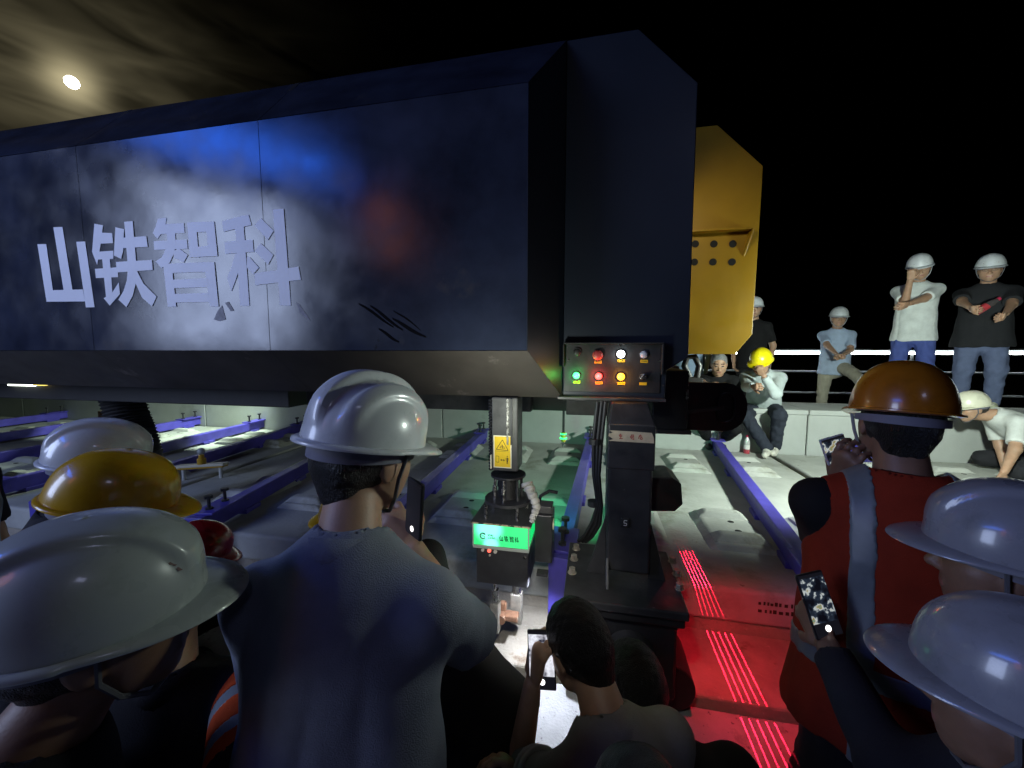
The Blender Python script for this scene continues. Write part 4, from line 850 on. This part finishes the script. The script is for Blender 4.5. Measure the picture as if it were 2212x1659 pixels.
def person(label, head, yaw, ground=0.0, s=1.0, lean=0, head_rot=(0, 0, 0), shirt=None, sleeve='short', trousers=None, shoes=(.03, .03, .03), hat=None, hair=HAIR, skin=None, hands=None, poles=None, feet=None, fpoles=None, curl=(.5, .5), palms=(None, None),
           vest=None, h=.010, hh=.0055, fat=1.0, side=0, group='onlookers around the machine', collar=True, wr=.006, glasses=False, bow=0, bands=None, hat_kw={}, seedv=0, legs=True, sleeve_bands=None, shoulder_drop=0):
    skin = skin or SKIN; head = np.array(head, float); B = rotm(yaw); Bl = B @ rotm(0, lean, side)
    HM = rotm(yaw + head_rot[0], lean * .4 + head_rot[1], head_rot[2])
    hl = np.array((0, .035 + bow, .70)) * s; pel = head - Bl @ hl
    base = np.array((pel[0], pel[1], ground))
    t = thing('person', tuple(base), label, 'person', group)
    J = lambda x, y, z: pel + Bl @ (np.array((x, y, z)) * s)
    X, Y = Bl[:, 0], Bl[:, 1]; Z = Bl[:, 2]
    sw = .163 * fat; S = [J(-sw, -.012, .460 - shoulder_drop), J(sw, -.012, .460 - shoulder_drop)]; nb = J(0, -.012 + bow * .4, .535); chest = J(0, .0, .36); belly = J(0, .012, .14)
    l1, l2 = .285 * s, .250 * s; E_, Wr = [], []
    for i, sd in enumerate((-1, 1)):
        tgt = (hands or (None, None))[i]
        tgt = S[i] + B @ (np.array((sd * .06, .06, -.50)) * s) if tgt is None else np.array(tgt, float)
        pole = (poles or (None, None))[i]; pole = B @ np.array((sd * .5, -.6, -.3)) if pole is None else np.asarray(pole, float)
        e, w = ik(S[i], tgt, l1, l2, pole); E_.append(e); Wr.append(w)
    hip = [pel - Bl[:, 0] * .088 * s - np.array((0, 0, .02)) * s, pel + Bl[:, 0] * .088 * s - np.array((0, 0, .02)) * s]; K_, An = [], []
    for i, sd in enumerate((-1, 1)):
        ft_ = (feet or (None, None))[i]
        ft_ = np.array((0, 0, ground)) + (pel + B @ (np.array((sd * .12, .02, 0)) * s)) * np.array((1, 1, 0)) if ft_ is None else np.array(ft_, float)
        an = ft_ + np.array((0, 0, .085 * s)) - B[:, 1] * .05 * s; pole = (fpoles or (None, None))[i]; pole = B @ np.array((sd * .25, 1, .1)) if pole is None else np.asarray(pole, float)
        Dl = np.linalg.norm(an - hip[i]) / (.85 * s); lk = min(1.12, Dl * 1.012) if ((feet or (None, None))[i] is None and Dl > .80) else 1.0
        k_, a_ = ik(hip[i], an, .43 * s * lk, .42 * s * lk, pole); K_.append(k_); An.append(an)
    # skin: head, neck, arms and hands
    hd = head_prims(head, HM, s, 1.0 + (fat - 1) * .4)
    neck = blend([hd, cone(head + HM @ (np.array((0, -.022, -.055)) * s), nb, .052 * s * (1 + (fat - 1) * .5), .064 * s)], .02)
    shells = [nets(neck, hh)]
    for i, sd in enumerate((-1, 1)):
        d = Wr[i] - E_[i]; pn = palms[i]; pn = (B @ np.array((-sd, .3, 0))) if pn is None else np.asarray(pn, float)
        ps = [cone(S[i] + (E_[i] - S[i]) * .25, E_[i], .048 * s * fat, .040 * s), cone(E_[i], Wr[i], .040 * s, .026 * s, None)]
        arm = blend([blend(ps, .02)] + hand_prims(Wr[i] + d / np.linalg.norm(d) * .012, d, pn, curl[i], -sd, s), .006)
        shells.append(nets(arm, hh))
    def pick(c):
        q = ((c - head) @ HM) / s; x, y, z_ = np.abs(q[:, 0]), q[:, 1], q[:, 2]; m = np.zeros(len(c), int); fr = (y > .062) & (y < .13)
        m[fr & (np.abs(z_ - .0125) < .0042) & (np.abs(x - .033) < .0145)] = 1; m[fr & (np.abs(z_ - .040 + .1 * np.abs(x - .033)) < .0045) & (np.abs(x - .033) < .020)] = 1; m[fr & (np.abs(z_ + .060) < .0055) & (x < .023)] = 2
        return m
    grid_mesh('body', shells, [skin, FACE_DK, LIPS], t, pick)
    # hair cap
    if hair is not None:
        T = lambda x, y, z: head + HM @ (np.array((x, y, z)) * s)
        hc = clip(ell(T(0, -.016, .036), np.array((.083, .102, .104)) * s, HM), halfspace(T(0, .045, .045), HM @ np.array((0, 1.0, -.55))), halfspace(T(0, -.05, -.060), HM @ np.array((0, -.2, -1.0))))
        nape = cone(T(0, -.070, .0), T(0, -.060, -.060), .042 * s, .032 * s, HM[:, 0], 1.35)
        grid_mesh('hair', [nets(wrinkle(blend([hc, nape], .02), .0018, 60, 5 + seedv), hh * 1.1)], [hair], t)
    # shirt
    ab = 1.0 + (fat - 1) * 1.6
    tor = [cone(J(0, .005, -.10), belly,   .200 * s * ab, .162 * s * ab, Y, .68), cone(belly, chest, .162 * s * ab, .168 * s * fat, Y, .67), cone(chest, J(0, -.012, .44), .168 * s * fat, .125 * s * fat, Y, .67),
           cone(S[0], nb - Z * .055 * s, .060 * s, .062 * s), cone(S[1], nb - Z * .055 * s, .060 * s, .062 * s), cone(J(0, -.02, .42), nb - Z * .012, .10 * s, .066 * s)]
    slv = {'short': .78, 'long': 1.0, 'none': .08}[sleeve]; arms = []
    torso = blend(tor, .06); parts_ = [torso]
    for i in range(2):
        dv_ = E_[i] - S[i]
        if sleeve == 'long':
            a_ = cone(S[i], E_[i], .070 * s * fat, .056 * s); b_ = cone(E_[i], Wr[i], .056 * s, .040 * s); b_ = clip(b_, halfspace(Wr[i] - (Wr[i] - E_[i]) * .06, Wr[i] - E_[i])); parts_ += [a_, b_]
        else:
            en = S[i] + dv_ * slv; parts_.append(clip(cone(S[i], en + dv_ * .12, .060 * s * fat, .060 * s * fat), halfspace(en, dv_)))
    body = blend(parts_, .035); hem = J(0, 0, -.125)
    body = clip(body, halfspace(hem, -Z)); body = minus(body, cone(nb + Z * .005, head, .062 * s, .070 * s), .006)
    body = wrinkle(body, wr, 16, 31 + seedv, Z, float(nb[2]) - .14 * s)
    so = grid_mesh('shirt', [nets(body, h)], [shirt], t)
    if collar:
        vs = [nb + Z * (-.006 + .012 * (1 - abs(math.cos(a / 2)))) * s + (X * math.sin(a) * .074 + Y * (math.cos(a) * .074 - .008)) * s for a in np.linspace(0, 2 * math.pi, 40, endpoint=False)]
        m = MB(); v0 = [v - Z * .030 * s + (v - nb) * .16 for v in vs]; v1 = [v + Z * .026 * s - (v - nb) * .04 for v in vs]; k = len(vs)
        m.add(v0 + v1, [(i, (i + 1) % k, k + (i + 1) % k, k + i) for i in range(k)]); co = part(m, 'collar', shirt, t, smooth=True); md = co.modifiers.new('wall', 'SOLIDIFY'); md.thickness = .007
    if sleeve_bands:
        for i in range(2):
            dv_ = E_[i] - S[i]; dn = dv_ / np.linalg.norm(dv_); bw = .008; sm = mat('band_white', (.62, .62, .58), .8)
            for q, bw, sm in (sleeve_bands if isinstance(sleeve_bands, list) else ((.40, bw, sm), (.52, bw, sm))):
                c_ = S[i] + dv_ * q; b_ = clip(cone(S[i], S[i] + dv_, .0745 * s * fat, .064 * s * fat), halfspace(c_ + dn * bw, dn), halfspace(c_ - dn * bw, -dn)); grid_mesh('sleeve_band', [nets(wrinkle(b_, wr, 16, 31 + seedv, Z, float(nb[2]) - .14 * s), .005)], [sm], t)
    if vest:
        vm, sm = vest; vb = blend(tor, .06); fo = lambda g, o: (lambda P: g(P) - o)
        v0 = fo(vb, .014); v0.lo, v0.hi = vb.lo - .02, vb.hi + .02
        arm0 = [cone(S[i] + (S[i] - J(0, 0, .47)) * .20, E_[i], .088 * s, .080 * s) for i in range(2)]
        v1 = clip(v0, halfspace(J(0, 0, -.14), -Z)); v1 = minus(v1, arm0[0], .01); v1 = minus(v1, arm0[1], .01); v1 = minus(v1, cone(nb - Z * .015, head, .078 * s, .10 * s), .008)
        vw = wrinkle(v1, wr * .6, 16, 31 + seedv, Z, float(nb[2]) - .14 * s); vo = grid_mesh('vest', [nets(vw, h)], [vm], t)
        st = fo(vw, .0035); st.lo, st.hi = vw.lo, vw.hi
        for sd in (-1, 1):
            c_ = J(sd * .105, 0, 0); grid_mesh('reflective_strip', [nets(clip(st, halfspace(c_ + X * .026 * s, X), halfspace(c_ - X * .026 * s, -X)), h * .8)], [sm], vo)
        c_ = J(0, 0, .06); grid_mesh('reflective_strip', [nets(clip(st, halfspace(c_ + Z * .026 * s, Z), halfspace(c_ - Z * .026 * s, -Z)), h * .8)], [sm], vo)
    # trousers and shoes
    if legs:
        tr = [cone(pel + Z * .06 * s, pel - Z * .05 * s, .135 * s * ab, .140 * s * fat, Y, .76)]
        for i in range(2):
            tr += [cone(hip[i], K_[i], .092 * s * fat, .068 * s * fat), clip(cone(K_[i], An[i], .066 * s * fat, .056 * s), halfspace(An[i] + (An[i] - K_[i]) / np.linalg.norm(An[i] - K_[i]) * .03, An[i] - K_[i]))]
        tb = wrinkle(blend(tr, .03),    .006, 21, 77 + seedv); grid_mesh('trousers', [nets(tb, h * 1.15)], [trousers], t)
        for i in range(2):
            toe = An[i] + B[:, 1] * .15 * s - np.array((0, 0, .050 * s)); heel = An[i] - B[:, 1] * .035 * s - np.array((0, 0, .045 * s))
            sf_ = clip(blend([cone(heel, toe, .040 * s, .036 * s), cone(An[i] + np.array((0, 0, -.01)), An[i] + B[:, 1] * .05 * s - np.array((0, 0, .03)), .042 * s, .036 * s)], .02), halfspace(An[i] - np.array((0, 0, .084 * s)), (0, 0, -1)))
            grid_mesh('shoe', [nets(sf_, .009)], [mat('shoe_%02d' % int(99 * shoes[0]), shoes, .6, vary=.15, vscale=30)], t)
    if hat: helmet(t, head, HM, s, hat[0], hat[1], **hat_kw)
    if glasses:
        gm = mat('glasses_frame', (.05, .045, .04), .3); m = MB()
        for sd in (-1, 1):
            m.tube([head + HM @ (np.array((sd * .033 + .021 * math.cos(a), .101 - .012 * abs(math.cos(a)) * (1 if sd * math.cos(a) > 0 else 0), .010 + .015 * math.sin(a))) * s) for a in np.linspace(0, 2 * math.pi, 18, endpoint=False)], .0016 * s, 5, True)
            m.tube([head + HM @ (np.array((sd * .054, .090, .014)) * s), head + HM @ (np.array((sd * .080, .0, .016)) * s)], .0016 * s, 5)
        part(m, 'glasses', gm, t)
    t['_wr'] = 0; del t['_wr']
    return dict(t=t, wr=Wr, el=E_, sh=S, head=head, HM=HM, J=J, B=B)

def HC(px, py, d): return PD(px, py, d) - np.array((0, 0, .075))
BLK = fabric('black_cloth', (.010, .010, .011)); NAVY = fabric('navy_cloth', (.018, .022, .035)); CHAR = fabric('charcoal_cloth', (.022, .022, .026))
WHITE_H = (.66, .69, .70); YEL_H = (.62, .36, .012); ORG_H = (.36, .12, .008)
ORANGE = fabric('hivis_orange', (.62, .075, .012)); GREYR = mat('reflective_grey', (.22, .24, .25), .35, vary=.1, vscale=30)
REDV = fabric('hivis_red', (.45, .02, .03))
def phone(label, c, screen_dir, up_dir, emit=None, screen=True, flash=None, caseC=(.015, .015, .017)):
    c = np.array(c, float); n = np.array(screen_dir, float); n /= np.linalg.norm(n); u = np.array(up_dir, float); u = u - n * (u @ n); u /= np.linalg.norm(u); w = np.cross(u, n)
    t = thing('phone', tuple(c), label, 'phone', 'phones held by onlookers'); RM = Matrix((w, u, n)).transposed()
    cm = mat('phone_case_%02d' % int(99 * caseC[0]), caseC, .35)
    part(MB().box(c, (.074, .150, .009), RM), 'case', cm, t, bevel=.003)
    if screen:
        part(MB().box(c + n * .0050 + u * .012, (.068, .104, .0008), RM), 'screen', emit, t)
        part(MB().box(c + n * .0050 + u * .068, (.068, .007, .0008), RM), 'screen_bar', SCR0, t); part(MB().box(c + n * .0050 - u * .056, (.068, .031, .0008), RM), 'screen_bar', SCR0, t)
        part(MB().cyl(c + n * .0050 - u * .054, c + n * .0062 - u * .054, .0075, 16), 'shutter_button', emis('shutter', (1, .97, .95), 2.5), t)
    part(MB().box(c - n * .006 + u * .052 + w * .018, (.028, .030, .003), RM), 'camera_bump', cm, t, bevel=.001)
    if flash: part(MB().cyl(c - n * .005 + u * flash[0] + w * flash[1], c - n * .0075 + u * flash[0] + w * flash[1], .006, 14), 'flash', emis('phone_flash', (1, .97, .92), 30), t)
    return t
def screen_mat(name, ramp, scale, strength):
    m = mat(name, (.02, .02, .02), .15); t = m.node_tree; bs = t.nodes['Principled BSDF']; tcn = t.nodes.new('ShaderNodeTexCoord'); v = t.nodes.new('ShaderNodeTexNoise'); v.inputs['Scale'].default_value = scale; v.inputs['Detail'].default_value = 3; t.links.new(tcn.outputs['Object'], v.inputs['Vector'])
    cr = t.nodes.new('ShaderNodeValToRGB'); cr.color_ramp.interpolation = 'LINEAR'; els = cr.color_ramp.elements
    els[0].position = ramp[0][0]; els[0].color = (*ramp[0][1], 1); els[1].position = ramp[-1][0]; els[1].color = (*ramp[-1][1], 1)
    for q, col in ramp[1:-1]: e = els.new(q); e.color = (*col, 1)
    t.links.new(v.outputs[0], cr.inputs[0]); t.links.new(cr.outputs[0], bs.inputs['Emission Color']); bs.inputs['Emission Strength'].default_value = strength; return m
SCR0 = emis('screen_black', (.02, .02, .03), .3, (.01, .01, .01))
SCR1 = screen_mat('screen_site', [(.36, (.03, .03, .05)), (.44, (.55, .55, .62)), (.56, (.9, .92, 1.0)), (.68, (.25, .22, .2))], 32, 1.0)
SCR2 = screen_mat('screen_dark', [(.40, (.003, .003, .006)), (.52, (.02, .03, .05)), (.57, (.55, .6, .6)), (.62, (.30, .22, .05)), (.68, (.1, .3, .3))], 38, .9)

# ---- front row, seen from behind
E = person('man in pale blue shirt and ridged white hard hat raising a phone', HC(788, 925, .86), 6, s=1.03, lean=15, fat=1.05, side=-1, shoulder_drop=.03, head_rot=(-26, 2, 3), shirt=fabric('pale_blue_shirt', (.22, .24, .29)), trousers=CHAR,
           hat=(WHITE_H, 'ridge'), hands=(PD(740, 1330, 1.18), PD(897, 1190, 1.02)), poles=(np.array((-.3, -.2, -1)), np.array((.8, -.1, -.9))), palms=(None, np.array((-.6, .5, .2))), curl=(.4, .75), h=.008, hh=.005, wr=.011, hat_kw=dict(tilt=4), seedv=1)
phone('black phone with its shutter button lit, held up by the man in pale blue', PD(896, 1098, 1.0), np.array((-.55, -.80, .05)), np.array((.05, -.02, 1)), SCR0, True)
A = person('man in a big grey-white hard hat with vent slots at bottom left', HC(215, 1265, .60), -40, s=1.0, lean=14, head_rot=(-6, -8, 6), shirt=BLK, trousers=CHAR, hat=((.46, .50, .48), 'slots'), h=.010, hh=.005, hat_kw=dict(tilt=3), seedv=2, skin=SKIN_D)
B_ = person('man in a shiny yellow hard hat with a peak pointing right', HC(240, 1055, 1.06), -42, s=1.0, lean=14, head_rot=(0, 8, 4), shirt=CHAR, trousers=CHAR, hat=(YEL_H, 'smooth'), seedv=3, skin=SKIN_D, hat_kw=dict(tilt=2))
B2 = person('man in a white hard hat mostly hidden behind the yellow hard hat', HC(212, 975, 1.36), -42, s=1.0, lean=14, head_rot=(0, 4, 4), shirt=CHAR, trousers=CHAR, hat=(WHITE_H, 'slots'), seedv=4, skin=SKIN_D)
Cc = person('person in a dark red vest cut off by the left picture edge', PD(-95, 930, 1.55), -60, s=1.02, lean=8, shirt=CHAR, trousers=CHAR, vest=(REDV, GREYR), hat=None, seedv=5)
D = person('crouching person in a glossy dark red hard hat', HC(424, 1172, 1.9), -48, ground=.30, s=.98, lean=30, head_rot=(0, 10, 0), shirt=BLK, trousers=BLK, hat=((.30, .008, .012), 'smooth'), seedv=6)
F_ = person('crouching person in black whose yellow hard hat peak shows behind the pale blue shirt', HC(762, 1105, 1.42), 72, ground=0, s=1.0, lean=48, head_rot=(0, -20, 0), shirt=BLK, trousers=BLK, hat=(YEL_H, 'smooth'), seedv=7)
G = person('person with orange hi-vis sleeve and grey bands between grey-white hat and pale blue shirt', PD(372, 1300, 1.0), 40, s=1.0, lean=14, shirt=BLK, sleeve='long', trousers=CHAR, hair=HAIR, seedv=8, hands=(None, PD(590, 1740, .90)), poles=(None, np.array((.5, -.5, 0))),
           sleeve_bands=[(.12, .055, ORANGE), (.40, .022, GREYR), (.58, .036, ORANGE), (.76, .020, GREYR), (.93, .034, ORANGE)])
H_ = person('crouching man in a grey polo shirt filming the tool with a phone', PD(1252, 1404, 1.06), 34, ground=0, s=.95, lean=36, head_rot=(6, 16, -6), shirt=fabric('grey_polo', (.26, .26, .23)), trousers=CHAR, hair=HAIR, h=.008, hh=.005, seedv=9, wr=.005,
           hands=(PD(1150, 1480, 1.06), PD(1160, 1700, .98)), poles=(np.array((-.15, -.1, -1)), np.array((.6, -.3, -.8))), palms=(np.array((.7, .6, 0)), None), curl=(.7, .5), sleeve_bands=True)
phone('phone with a bright camera screen held by the crouching man in grey', PD(1170, 1424, 1.06), np.array((.05, -1, .25)), np.array((-.08, .2, 1)), SCR1, True)
I_ = person('man in a brown-orange hard hat and orange vest with grey strips', HC(1945, 868, 1.10), -18, s=1.0, lean=9, head_rot=(0, 4, 2), shirt=BLK, trousers=CHAR, hat=(ORG_H, 'round'), vest=(fabric('vest_orange', (.26, .025, .008)), mat('vest_strip', (.16, .18, .19), .4, vary=.1, vscale=30)), skin=SKIN_D,
           hands=(PD(1815, 1050, 1.20), None), poles=(np.array((-.5, -.2, -1)), None), fat=1.12, palms=(np.array((.6, .3, .2)), None), curl=(.7, .4), h=.008, hh=.005, seedv=10, hat_kw=dict(strapc=(.3, .3, .28)))
phone('white-edged phone raised beside the brown-orange hard hat', PD(1812, 992, 1.22), np.array((.1, -1, .1)), np.array((-.35, .1, 1)), SCR2, True, caseC=(.6, .6, .58))
J_ = person('man in a lilac-lit white hard hat, the upper of two at right', HC(2190, 1160, .80), 46, s=1.0, lean=16, head_rot=(12, -9, 0), shirt=CHAR, trousers=CHAR, hat=((.25, .255, .285), 'slots'), h=.010, hh=.005, seedv=11, skin=SKIN_D, sleeve='long', hands=(PD(1790, 1400, .95), None), poles=(np.array((-.4, -.8, -.6)), None), curl=(.8, .4), hat_kw=dict(tilt=2))  # white hat darkened: the dim lilac light is put into its colour
phone('phone with a dark busy screen held low in front of the orange vest', PD(1768, 1305, .98), np.array((.25, -.9, .35)), np.array((-.25, .3, 1)), SCR2, True)
K_ = person('man in a lilac-lit white hard hat, the lower of two at right', HC(2225, 1450, .60), 44, s=1.0, lean=16, head_rot=(12, -9, 0), shirt=NAVY, trousers=CHAR, hat=((.25, .255, .285), 'smooth'), h=.010, hh=.005, seedv=12, skin=SKIN_D, sleeve='long', hat_kw=dict(tilt=2))  # same darkened white, with the dim lilac light in the hat colour
M_ = person('crouching person in black beside the bogie of the support post', PD(1372, 1490, 1.20), 30, ground=0, s=1.0, lean=52, head_rot=(0, 10, 0), shirt=BLK, sleeve='long', trousers=BLK, seedv=13)
U_ = person('dark-haired person whose head top shows at the bottom edge', PD(1385, 1865, .56), 0, ground=0, s=1.0, lean=20, head_rot=(0, 15, 0), shirt=NAVY, trousers=CHAR, seedv=14, collar=False)
# ---- far side
L_ = person('bending man in a white t-shirt and cream hard hat behind the orange hard hat', HC(2100, 868, 3.75), 78, ground=.60, s=1.0, lean=58, head_rot=(10, -12, 0), shirt=fabric('white_tee', (.62, .64, .60)), trousers=CHAR, hat=((.66, .64, .50), 'smooth'), seedv=15, hands=(PD(2150, 1090, 3.3), PD(2190, 1080, 3.6)))
N_ = person('standing man in a black polo half hidden by the yellow plate', HC(1630, 657, 5.45), 158, ground=.72, s=1.0, shirt=BLK, trousers=BLK, hat=(WHITE_H, 'smooth'), h=.012, hh=.0065, seedv=16)
O_ = person('seated grey-haired man in a black t-shirt under the yellow plate', PD(1553, 788, 4.45), 168, ground=.60, s=1.0, lean=26, head_rot=(0, 8, 0), shirt=BLK, trousers=BLK, hair=HAIR_G, h=.012, hh=.0065, seedv=17, collar=False, fat=1.05,
           feet=(PZ(1560, 968, .61), PZ(1530, 968, .61)), hands=(PD(1520, 905, 4.0), PD(1580, 858, 3.3)), skin=SKIN)
P_ = person('seated man in a bright yellow hard hat resting his face on his hand', HC(1645, 772, 4.3), 152, ground=.60, s=1.0, lean=38, head_rot=(-12, 6, 0), shirt=fabric('pale_mint_shirt', (.50, .56, .55)), sleeve='long', trousers=fabric('slate_trousers', (.03, .035, .05)), shoes=(.62, .60, .52), hat=((.85, .72, .01), 'smooth'), h=.011, hh=.0065, seedv=18,
           feet=(PZ(1672, 982, .61), PZ(1655, 986, .61)), hands=(PD(1650, 812, 4.15), PD(1628, 835, 4.1)), poles=(np.array((.2, -.3, -1)), np.array((-.4, -.2, -1))), curl=(1.2, 1.0), palms=(np.array((0, .5, .8)), None))
Q_ = person('man in a pale blue polo and white hard hat with clasped hands', HC(1812, 678, 5.7), 158, ground=.72, s=1.0, lean=4, head_rot=(6, 2, -3), shirt=fabric('sky_polo', (.42, .52, .68)), trousers=fabric('khaki', (.38, .36, .28)), hat=(WHITE_H, 'smooth'), h=.011, hh=.006, seedv=19, glasses=True,
           hands=(PD(1822, 766, 5.45), PD(1806, 764, 5.45)), poles=(np.array((.8, .4, -.6)), np.array((-.8, .4, -.6))), curl=(.6, .8), feet=(PY(1880, 842, 5.6) * np.array((1, 1, 0)) + np.array((0, -.15, 1.13)), None), hat_kw=dict(strapc=(.35, .36, .38), badge=mat('hat_print', (.12, .13, .16), .6)))
R_ = person('standing man in a bright white polo with one fist to his cheek', HC(1988, 568, 4.62), 150, ground=1.12, s=1.03, lean=3, head_rot=(0, 14, 6), shirt=fabric('white_polo', (.66, .70, .68)), trousers=fabric('royal_trousers', (.07, .10, .32)), hat=(WHITE_H, 'smooth'), h=.010, hh=.006, seedv=20, glasses=True,
           hands=(PD(1948, 664, 4.40), PD(1966, 606, 4.48)), poles=(np.array((.6, -.2, -1)), np.array((-.1, -.35, -1))), palms=(np.array((.2, .8, .4)), np.array((.4, .6, .6))), curl=(.3, 1.25), hat_kw=dict(badge=mat('hat_print', (.12, .13, .16), .6), strapc=(.35, .36, .38)))
S_ = person('heavy man in a black polo and grey-blue trousers holding a drink bottle', HC(2140, 570, 4.32), 146, ground=1.12, s=1.03, lean=2, head_rot=(-4, 6, 0), shirt=fabric('black_polo', (.022, .023, .026)), trousers=fabric('steel_trousers', (.13, .16, .27)), shoes=(.55, .58, .40), hat=(WHITE_H, 'smooth'), h=.010, hh=.006, seedv=21, fat=1.12, glasses=True,
           hands=(PD(2168, 690, 3.95), PD(2106, 680, 3.95)), poles=(np.array((1, .2, -.5)), np.array((-1, .2, -.4))), curl=(1.2, .9), hat_kw=dict(badge=mat('hat_print_red', (.25, .12, .12), .6)))
T_ = person('person in a light blue shirt standing behind the lifting eye', PD(1492, 690, 5.5), 165, ground=.72, s=1.0, shirt=fabric('blue_shirt', (.30, .40, .55)), trousers=CHAR, h=.012, hh=.007, seedv=22)

def bottle(label, c, up_dir, s=1.0, liquid=(.5, .5, .48), lab=(.45, .04, .05), cap=(.5, .03, .08)):
    c = np.array(c, float); u = np.array(up_dir, float); u /= np.linalg.norm(u); a = np.cross(u, (0, 1, .1)); a /= np.linalg.norm(a); b = np.cross(u, a)
    t = thing('drink_bottle', tuple(c), label, 'bottle')
    def lathe(prof, name, m):
        mb = MB(); n = 20; vs = [c + u * z * s + (a * math.cos(q) + b * math.sin(q)) * r * s for r, z in prof for q in np.arange(n) * 2 * math.pi / n]; k = len(prof)
        mb.add(vs, [(j * n + i, j * n + (i + 1) % n, (j + 1) * n + (i + 1) % n, (j + 1) * n + i) for j in range(k - 1) for i in range(n)] + [tuple(range(n))[::-1], tuple(range((k - 1) * n, k * n))]); return part(mb, name, m, t, smooth=True)
    lathe([(.030, 0), (.034, .008), (.034, .05), (.032, .06), (.034, .07), (.034, .145), (.028, .17), (.015, .195), (.014, .205)], 'bottle_body', mat('bottle_plastic_%02d' % int(99 * liquid[0]), liquid, .12, spec=.6))
    lathe([(.0346, .055), (.0346, .105)], 'label', mat('bottle_label_%02d' % int(99 * lab[1]), lab, .5)); lathe([(.0346, .0), (.0350, .002), (.0350, .050)], 'lower_label', mat('bottle_red', (.45, .06, .08), .4))
    lathe([(.0165, .203), (.0165, .225), (.012, .228)], 'cap', mat('bottle_cap', cap, .4)); return t
pb = PZ(1596, 968, .601); bottle('small water bottle with a red cap standing on the slab edge', (pb[0], min(pb[1], 4.88), .601), (0, 0, 1), .95, lab=(.75, .75, .70))
bottle('drink bottle with a red label held by the man in the black polo', S_['wr'][1] + np.array((.02, -.05, -.06)), np.array((.75, -.1, .6)), 1.0, liquid=(.08, .07, .07))

# reddish scuffs on the big grey-white hat
hat_ = [o for o in A['t'].children if o.name.startswith('hard_hat')][0]
for k, (az, v) in enumerate(((.35, .42), (.42, .30), (.30, .55), (.52, .36))):
    M2 = A['HM'] @ rotm(0, 3, 0); ph = v * math.pi / 2; x, y, z = .112 * math.cos(ph) ** .82 * math.sin(az), .138 * math.cos(ph) ** .82 * math.cos(az) - .006, .043 + math.sin(ph) ** .98 * .138
    nn_ = np.array((x / .112 ** 2, y / .138 ** 2, (z - .043) / .138 ** 2)); nn_ = nn_ / np.linalg.norm(nn_); q = A['head'] + M2 @ (np.array((x, y, z)) + nn_ * .0008); nw = M2 @ nn_; a_ = np.cross(nw, (0, 0, 1)); a_ /= np.linalg.norm(a_); d_ = np.cross(nw, a_)
    r0 = (.010, .012, .006, .007)[k]; part(MB().prism([q + (a_ * math.cos(t) + d_ * math.sin(t) * .7) * r0 * (1 + .25 * math.sin(3 * t + k)) for t in np.linspace(0, 2 * math.pi, 14, endpoint=False)], nw * .0004), 'scuff_mark', mat('red_scuff', (.14, .075, .07), .6), hat_)
